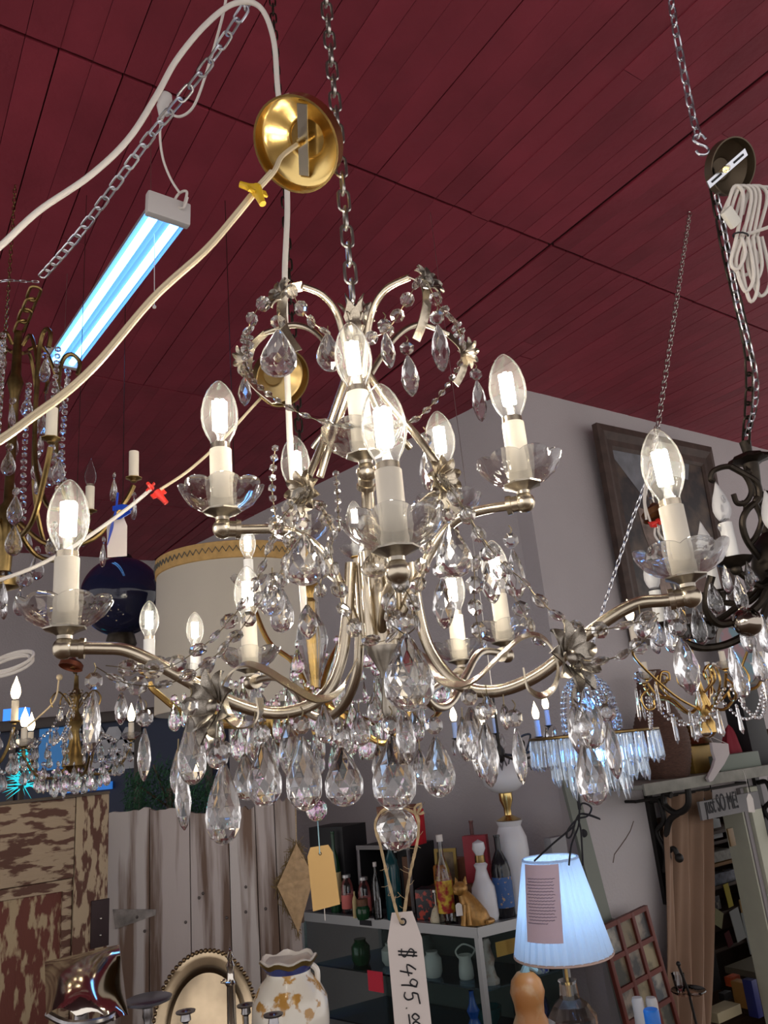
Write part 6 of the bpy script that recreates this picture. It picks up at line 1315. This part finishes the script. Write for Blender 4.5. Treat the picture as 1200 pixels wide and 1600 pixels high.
card(tt_, T(tg, A35, 1, 0, .12), [(-9 * k_, -18 * k_), (8 * k_, -18 * k_), (8 * k_, 2 * k_), (3 * k_, 9 * k_), (-3 * k_, 9 * k_), (-9 * k_, 2 * k_)], .002, LBW)
put('string', MB().tube(curve([tg + Vector((0, 0, 7 * k_)), WR(1165, 1215, SD + .02), WR(1160, 1202, SD + .01)], 5), .0012, 4), WCORD, tt_)
# sign
sg = thing('hanging_sign', 'grey sign with handwritten words just SO ME! under the wall shelf', 'sign', WR(1145, 1258, .2))
so_ = .20; put('board', wbox(1098, 1184, 1236, 1282, so_ - .015, so_).mesh('board', False), mat('grey_sign', (0.19, 0.185, 0.19), .7, var=.1, vscale=8), sg, M35)
def text(parent, s, M, size, m, name='lettering'):
    cu = bpy.data.curves.new(name, 'FONT'); cu.body = s; cu.size = size; cu.extrude = .0012; cu.align_x = 'LEFT'
    o = bpy.data.objects.new(name, cu); me = bpy.data.meshes.new_from_object(o); me.name = name; bpy.data.objects.remove(o); return put(name, me, m, parent, M)
c_ = WR(1104, 1272, so_ + .003); text(sg, 'just SO ME!', frame(c_, -E2, E1, (.62, 1.25, 1)), .105, INK)
for x in (1112, 1172): put('sign_cord', MB().tube([WR(x, 1238, so_ - .008), Vector((*WR(x, 1238, so_ - .008).xy, zsh - .02))], .003, 5), INK, sg)
# door frame boards
GW = mat('green_white_trim', (0.50, 0.51, 0.41), .6, var=.08, vscale=6); GW2 = mat('grey_trim', (0.26, 0.24, 0.25), .6)
dj = thing('door_jamb', 'pale green white door casing boards at the right of the doorway', 'door frame', WR(1160, 1400))
dj['kind'] = 'structure'
aj = oa1
for q in ((aj - .001, aj + .035, .0, .03, GW2), (aj + .04, aj + .15, .0, .05, GW), (aj + .155, aj + .32, .0, .02, GW2)):
    put('casing_board', MB().box(q[0], q[1], WB - q[3] - .0, WB - .0005, 0, oz + .08).mesh('casing_board', True, .004), q[4], dj, M35)
put('jamb_liner', MB().box(aj - .014, aj - .001, WB - .02, WB + .12, 0, oz - .001).mesh('jamb_liner', False), GW, dj, M35)
cl_ = WR(1144, 1308, .06); k_ = pxs(cl_); boxthing('wooden_plaque', 'small brown plaque hung on the door casing', 'plaque', cl_ + Vector((0, 0, -13 * k_)), 14 * k_, .012, 26 * k_, mat('brown_plaque', (0.16, 0.10, 0.04), .5), A35, bevel=.003)
# curtain
CUR = mat('tan_curtain', (0.26, 0.165, 0.11), .9, var=.06, vscale=5, sheen=.2)
ct_ = thing('curtain', 'tan cloth curtain drawn to the left side of the doorway', 'curtain', WR(1080, 1400))
vv = []; f_ = []; nU, nV = 60, 24
aT0, aT1 = wab(1036, 1250, .08)[0], wab(1113, 1250, .08)[0]; aM0, aM1 = wab(1042, 1600, .08)[0], wab(1113, 1600, .08)[0]; zc1 = WR(1080, 1238, .08).z; zc0 = .03; zM = WR(1080, 1600, .08).z
for i in range(nV + 1):
    t = i / nV; z = zc1 + (zc0 - zc1) * t; g = (zc1 - z) / (zc1 - zM); al = aT0 + (aM0 - aT0) * g; ar = aT1 + (aM1 - aT1) * g
    for j in range(nU + 1):
        s = j / nU; o = .075 + .030 * math.sin(2 * PI * (s * 3.1 + .12 * math.sin(t * 3) - .22 * t)) + .012 * math.sin(2 * PI * s * 7 + t * 4); vv.append(AB(al + (ar - al) * s, WB - o, z))
m_ = len(vv); vv += [q + E2 * .004 for q in vv]; W1 = nU + 1
for i in range(nV):
    for j in range(nU): k = i * W1 + j; f_ += [(k, k + 1, k + W1 + 1, k + W1), (k + m_, k + W1 + m_, k + W1 + 1 + m_, k + 1 + m_)]
put('cloth', MB().add(vv, f_), CUR, ct_)
put('curtain_rod', MB().tube([AB(oa0 - .2, WB - .075, zc1), AB(oa1 + .02, WB - .075, zc1)], .008, 8).tube([AB(oa1 + .01, WB - .075, zc1), AB(oa1 + .01, WB, zc1)], .008, 8).tube([AB(oa0 - .19, WB - .075, zc1), AB(oa0 - .19, WB, zc1)], .008, 8), IRON, ct_)
# office seen through the doorway
OF = .75
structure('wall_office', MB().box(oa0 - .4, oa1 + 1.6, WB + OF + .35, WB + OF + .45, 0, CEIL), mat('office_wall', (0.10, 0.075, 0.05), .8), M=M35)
def obox(name, label, cat, x0, x1, y0, y1, m, o0=OF, dp=.10, bevel=.002):
    ry = lambda x, y: (lambda r, : C0 + r * ((WB + o0 - C0.dot(E2)) / r.dot(E2)))(ray(x, y))
    p = ry((x0 + x1) / 2, y1); a0_, a1_ = ry(x0, (y0 + y1) / 2).dot(E1), ry(x1, (y0 + y1) / 2).dot(E1); z0_, z1_ = ry((x0 + x1) / 2, y1).z, ry((x0 + x1) / 2, y0).z
    t = thing(name, label, cat, p); put('body', MB().box(a0_, a1_, WB + o0, WB + o0 + dp, z0_, z1_).mesh('body', True, bevel), m, t, M35); return t
OW = mat('orange_wood', (0.30, 0.15, 0.035), .5); PPR = mat('office_paper', (0.55, 0.60, 0.60), .8, emit=None)
def oray(x, y, o=OF): r = ray(x, y); return C0 + r * ((WB + o - C0.dot(E2)) / r.dot(E2))
bk = thing('office_bookcase', 'wooden office bookcase seen through the doorway', 'bookcase', oray(1130, 1500))
ba0, ba1 = oray(1100, 1400).dot(E1), oray(1176, 1400).dot(E1) + .25; bt_ = oray(1120, 1262).z
for yy in (1296, 1312, 1347, 1382, 1424, 1480): z_ = oray(1130, yy).z; put('shelf_board', MB().box(ba0, ba1, WB + OF, WB + OF + .28, z_ - .02, z_).mesh('shelf_board', False), OW if yy == 1347 else WOODD, bk, M35)
put('back', MB().box(ba0, ba1, WB + OF + .28, WB + OF + .30, 0, bt_).mesh('back', False), WOODD, bk, M35)
for a_ in (ba0 - .02, ba1): put('side', MB().box(a_, a_ + .02, WB + OF, WB + OF + .30, 0, bt_).mesh('side', False), WOODD, bk, M35)
def oshelf(name, label, cat, x0, x1, yb, yt, m, dp=.16):
    return obox(name, label, cat, x0, x1, yt, yb, m, OF + .01, dp)
oshelf('paper_stack', 'white paper stack on the top office shelf', 'papers', 1110, 1126, 1294, 1280, PPR)
oshelf('binder', 'flat white binder on the second office shelf', 'binder', 1110, 1130, 1310, 1303, PPR)
oshelf('paper_roll', 'roll of white paper above the orange shelf in the office', 'paper roll', 1112, 1147, 1345, 1329, mat('crumpled_white', (0.52, 0.54, 0.50), .8, var=.25, vscale=30))
oshelf('plastic_bag', 'shiny blue grey plastic packet on the office shelf', 'packet', 1112, 1155, 1380, 1362, mat('plastic_film', (0.16, 0.19, 0.24), .2, var=.7, vscale=18))
oshelf('clutter_box', 'dark box with bits of clutter on the middle office shelf', 'box', 1112, 1126, 1422, 1400, mat('clutter', (0.05, 0.05, 0.06), .5, col2=(.4, .38, .3), thr=.6, vscale=30))
def hang(name, label, cat, x0, x1, y0, y1, m, rz=0.0):
    p = oray((x0 + x1) / 2, y0, OF - .012); t = thing(name, label, cat, p); k = pxs(p); w_, h_ = (x1 - x0) * k, (y1 - y0) * k
    put('sheet', MB().box(-w_ / 2, w_ / 2, -.002, .002, -h_, 0).mesh('sheet', False), m, t, T(p, A35, 1, 0, rz)); return t
hang('yellow_strap', 'yellow strip hanging from an office shelf', 'strap', 1127, 1140, 1381, 1414, mat('yellow_strip', (0.55, 0.46, 0.02), .5), -.08)
hang('brown_card', 'brown card hanging right of the yellow strip', 'card', 1152, 1163, 1405, 1424, MANILA)
hang('yellow_note', 'pale yellow note tilted on the office shelf edge', 'note', 1114, 1134, 1423, 1446, mat('pale_yellow', (0.46, 0.46, 0.26), .8), .55)
hang('white_sheet', 'white sheet hanging beside the pale yellow note', 'paper', 1134, 1158, 1421, 1465, PPR, -.12)
hang('long_receipt', 'long white sheet hanging lowest on the office shelf', 'paper', 1152, 1175, 1424, 1482, mat('office_paper2', (0.50, 0.56, 0.56), .8), -.06)
hang('maroon_cloth', 'dark maroon cloth scrap under the hanging papers', 'cloth', 1128, 1142, 1456, 1477, mat('maroon', (0.10, 0.01, 0.015), .8), -.2)
# low desk
dz_ = oray(1140, 1560, .30).z
dk = thing('office_desk', 'cluttered tan office desk beyond the doorway', 'desk', AB((ba0 + ba1) / 2, WB + .45, 0))
put('desk_top', MB().box(ba0, ba1, WB + .14, WB + .70, dz_ - .04, dz_).mesh('desk_top', True, .004), mat('desk_laminate', (0.22, 0.20, 0.15), .5), dk, M35)
for a_ in (ba0 + .02, ba1 - .06): put('leg', MB().box(a_, a_ + .04, WB + .16, WB + .68, 0, max(.02, dz_ - .04)).mesh('leg', False), WOODD, dk, M35)
def ondesk(name, label, cat, x, yb, w_, h_, d_, m, bevel=.003): 
    p = Zp(x, yb, dz_); k = pxs(p); return boxthing(name, label, cat, p, w_ * k, d_, h_ * k, m, A35, bevel=bevel)
ondesk('monitor', 'black computer monitor on the office desk beside the curtain', 'monitor', 1120, 1548, 30, 66, .05, BLACKB)
ondesk('orange_bag', 'orange packet on the office desk', 'packet', 1152, 1540, 24, 13, .05, mat('orange_bag', (0.60, 0.10, 0.03), .5, var=.3, vscale=20))
ondesk('brown_carton', 'upright brown carton on the office desk right of the monitor', 'box', 1174, 1575, 18, 36, .08, OW)
ondesk('desk_tray', 'tan tray at the front of the office desk', 'tray', 1142, 1592, 62, 14, .10, mat('tan_tray', (0.34, 0.29, 0.18), .6))
ondesk('stapler', 'small black stapler with a red spot on the office desk', 'stapler', 1139, 1562, 20, 10, .04, BLACKB)
ondesk('pen_cup', 'dark blue cup of pens at the right of the office desk', 'cup', 1190, 1590, 14, 52, .06, mat('navy_plastic', (0.01, 0.015, 0.10), .4))
# collage frame
MAH = mat('mahogany', (0.12, 0.022, 0.014), .5, var=.2, vscale=10)
cg = thing('collage_frame', 'mahogany collage frame of small old photographs behind the lamp', 'picture frame', WR(1005, 1520))
c_ = WR(1000, 1530, .14); k_ = pxs(c_); Mg = T(c_, A35, 1, -.06, -.10)
cw, ch, nx, nz = 36 * k_, 44 * k_, 3, 4; W_ = nx * cw; H_ = nz * ch; bw = 7 * k_
for i in range(nx + 1): put('bar', MB().box(-W_ / 2 + i * cw - bw / 2, -W_ / 2 + i * cw + bw / 2, -.015, .01, -H_ / 2 - bw / 2, H_ / 2 + bw / 2).mesh('bar', True, .003), MAH, cg, Mg)
for j in range(nz + 1):
    for i in range(nx): put('bar', MB().box(-W_ / 2 + i * cw + bw / 2, -W_ / 2 + (i + 1) * cw - bw / 2, -.014, .01, -H_ / 2 + j * ch - bw / 2, -H_ / 2 + j * ch + bw / 2).mesh('bar', False), MAH, cg, Mg)
for i in range(nx):
    for j in range(nz):
        put('photo', MB().box(-W_ / 2 + i * cw + bw / 2, -W_ / 2 + (i + 1) * cw - bw / 2, .0, .008, -H_ / 2 + j * ch + bw / 2, -H_ / 2 + (j + 1) * ch - bw / 2).mesh('photo', False), mat('old_photo_%d' % ((i * 3 + j) % 4), ((0.30, 0.25, 0.15), (0.06, 0.06, 0.06), (0.20, 0.16, 0.10), (0.08, 0.09, 0.10))[(i * 3 + j) % 4], .4, col2=((0.10, 0.09, 0.06), (0.3, 0.25, 0.2), (0.05, 0.05, 0.04), (0.35, 0.33, 0.28))[(i * 3 + j) % 4], thr=.52, vscale=11), cg, Mg)
put('hanger', MB().tube([Mg @ Vector((0, .008, H_ / 2 - .01)), Mg @ Vector((0, .008, H_ / 2 - .01)) + E2 * .12], .004, 6), SILV, cg)
# tray stand
tp = D(1076, 1550, 3.5); fx = thing('tray_stand', 'black rod stand with a glass dish in front of the curtain', 'stand', Vector((tp.x, tp.y, 0)))
put('rod', MB().tube([D(1060, 1508, 3.5), tp, Vector((tp.x + .04, tp.y, .02))], .006, 8).sphere(D(1060, 1506, 3.5), .011, 8, 6), IRON, fx)
put('base', MB().lathe([(0, 0), (.14, 0), (.14, .012), (0, .02)], 24, M=Matrix.Translation((tp.x + .04, tp.y, 0))), IRON, fx)
put('dish', MB().lathe([(0, -.006), (.06, -.006), (.078, .006), (.076, .01), (.058, 0), (0, 0)], 28, M=Matrix.Translation(tp)), clear('rose_glass', (0.80, 0.70, 0.66), .4), fx)
put('cup', MB().lathe([(.016, .0), (.024, .02), (.03, .075), (.028, .075), (.022, .02), (.0, .004)], 16, M=Matrix.Translation(tp + Vector((-.035, 0, .003)))), CGLASS, fx)
# pale slanted board and switch box on the wall left of the lamp
lbd = thing('leaning_board', 'grey green board leaning on the office wall behind the crystal drops', 'board', AB(wab(905, 1400)[0], WB - .06, 0))
q = [WR(872, 1190, .03), WR(893, 1190, .03)]; e0 = WR(925, 1400, .05); dirv = (e0 - q[0]).normalized(); ln = (q[0].z) / -dirv.z
v = []
for s in (0, ln): v += [q[0] + dirv * s, q[1] + dirv * s, q[1] + dirv * s + E2 * .02, q[0] + dirv * s + E2 * .02]
put('plank', MB().add(v, [(0, 1, 2, 3), (7, 6, 5, 4), (0, 4, 5, 1), (1, 5, 6, 2), (2, 6, 7, 3), (3, 7, 4, 0)]).mesh('plank', False), mat('sage_paint', (0.20, 0.22, 0.19), .7), lbd)
for y in (1222, 1262): put('knot', MB().sphere(q[0] + dirv * (.16 if y == 1222 else .36) + E1 * .05 - E2 * .002, .02, 10, 8, (1, .3, 1)), INK, lbd)
put('switch_box', wbox(866, 884, 1305, 1352, 0, .05).mesh('switch_box', True, .005), mat('grey_switch', (0.25, 0.25, 0.26), .6), label='grey electric switch box on the office wall above the lamp', cat='switch box', M=M35)
# thin rails, crack and iron letters on the wall
z1 = WR(860, 985).z
structure('trim_1', MB().box(KA, oa0 - .3, WB - .012, WB, z1 - .006, z1 + .006), mat('dark_rail', (0.08, 0.075, 0.08), .7), M=M35)
z2 = WR(830, 1231).z
structure('trim_2', MB().box(KA, KA + .75, WB - .008, WB, z2 - .006, z2 + .006), mat('grey_rail', (0.16, 0.155, 0.16), .7), M=M35)
wl_ = thing('wall_letters', 'dark letters W A G on the plaster wall above the white lamp', 'letters', WR(830, 1200, .004))
for x, ch_ in ((779, 'W'), (819, 'A'), (832, 'G')): text(wl_, ch_, frame(WR(x, 1205, .004), -E2, E1), .085, mat('faded_ink', (0.09, 0.09, 0.10), .8), 'letter')
CRK = mat('plaster_crack', (0.15, 0.11, 0.09), .8)
ck = MB().tube([WR(x, y, .001) for x, y in ((958, 1348), (960, 1335), (968, 1324), (978, 1310), (985, 1298), (990, 1283))], .003, 4)
structure('trim_3', ck, CRK)
# wires with red nuts on the gilt chandelier's loose canopy
put('canopy', CANM, mat('copper_canopy2', (0.20, 0.09, 0.04), .35, .9), gg, frame(D(1026, 800, 2.1), Vector((-.2, .2, 1)), None, .85))
for a_, b_ in (((1016, 815), (1012, 755)), ((1030, 820), (1042, 848)), ((1024, 822), (1035, 852)), ((1010, 812), (1014, 735))): put('wire', MB().tube(curve([D(*a_, 2.06), D((a_[0] + b_[0]) / 2 - 6, (a_[1] + b_[1]) / 2, 2.06), D(*b_, 2.06)], 5), .003, 6), WCORD, gg)
for x, y in ((1018, 820), (1030, 816)): put('wire_nut', WNUT, REDP, gg, frame(D(x, y, 2.05), Vector((.8, 0, .3)), None, 1.3))
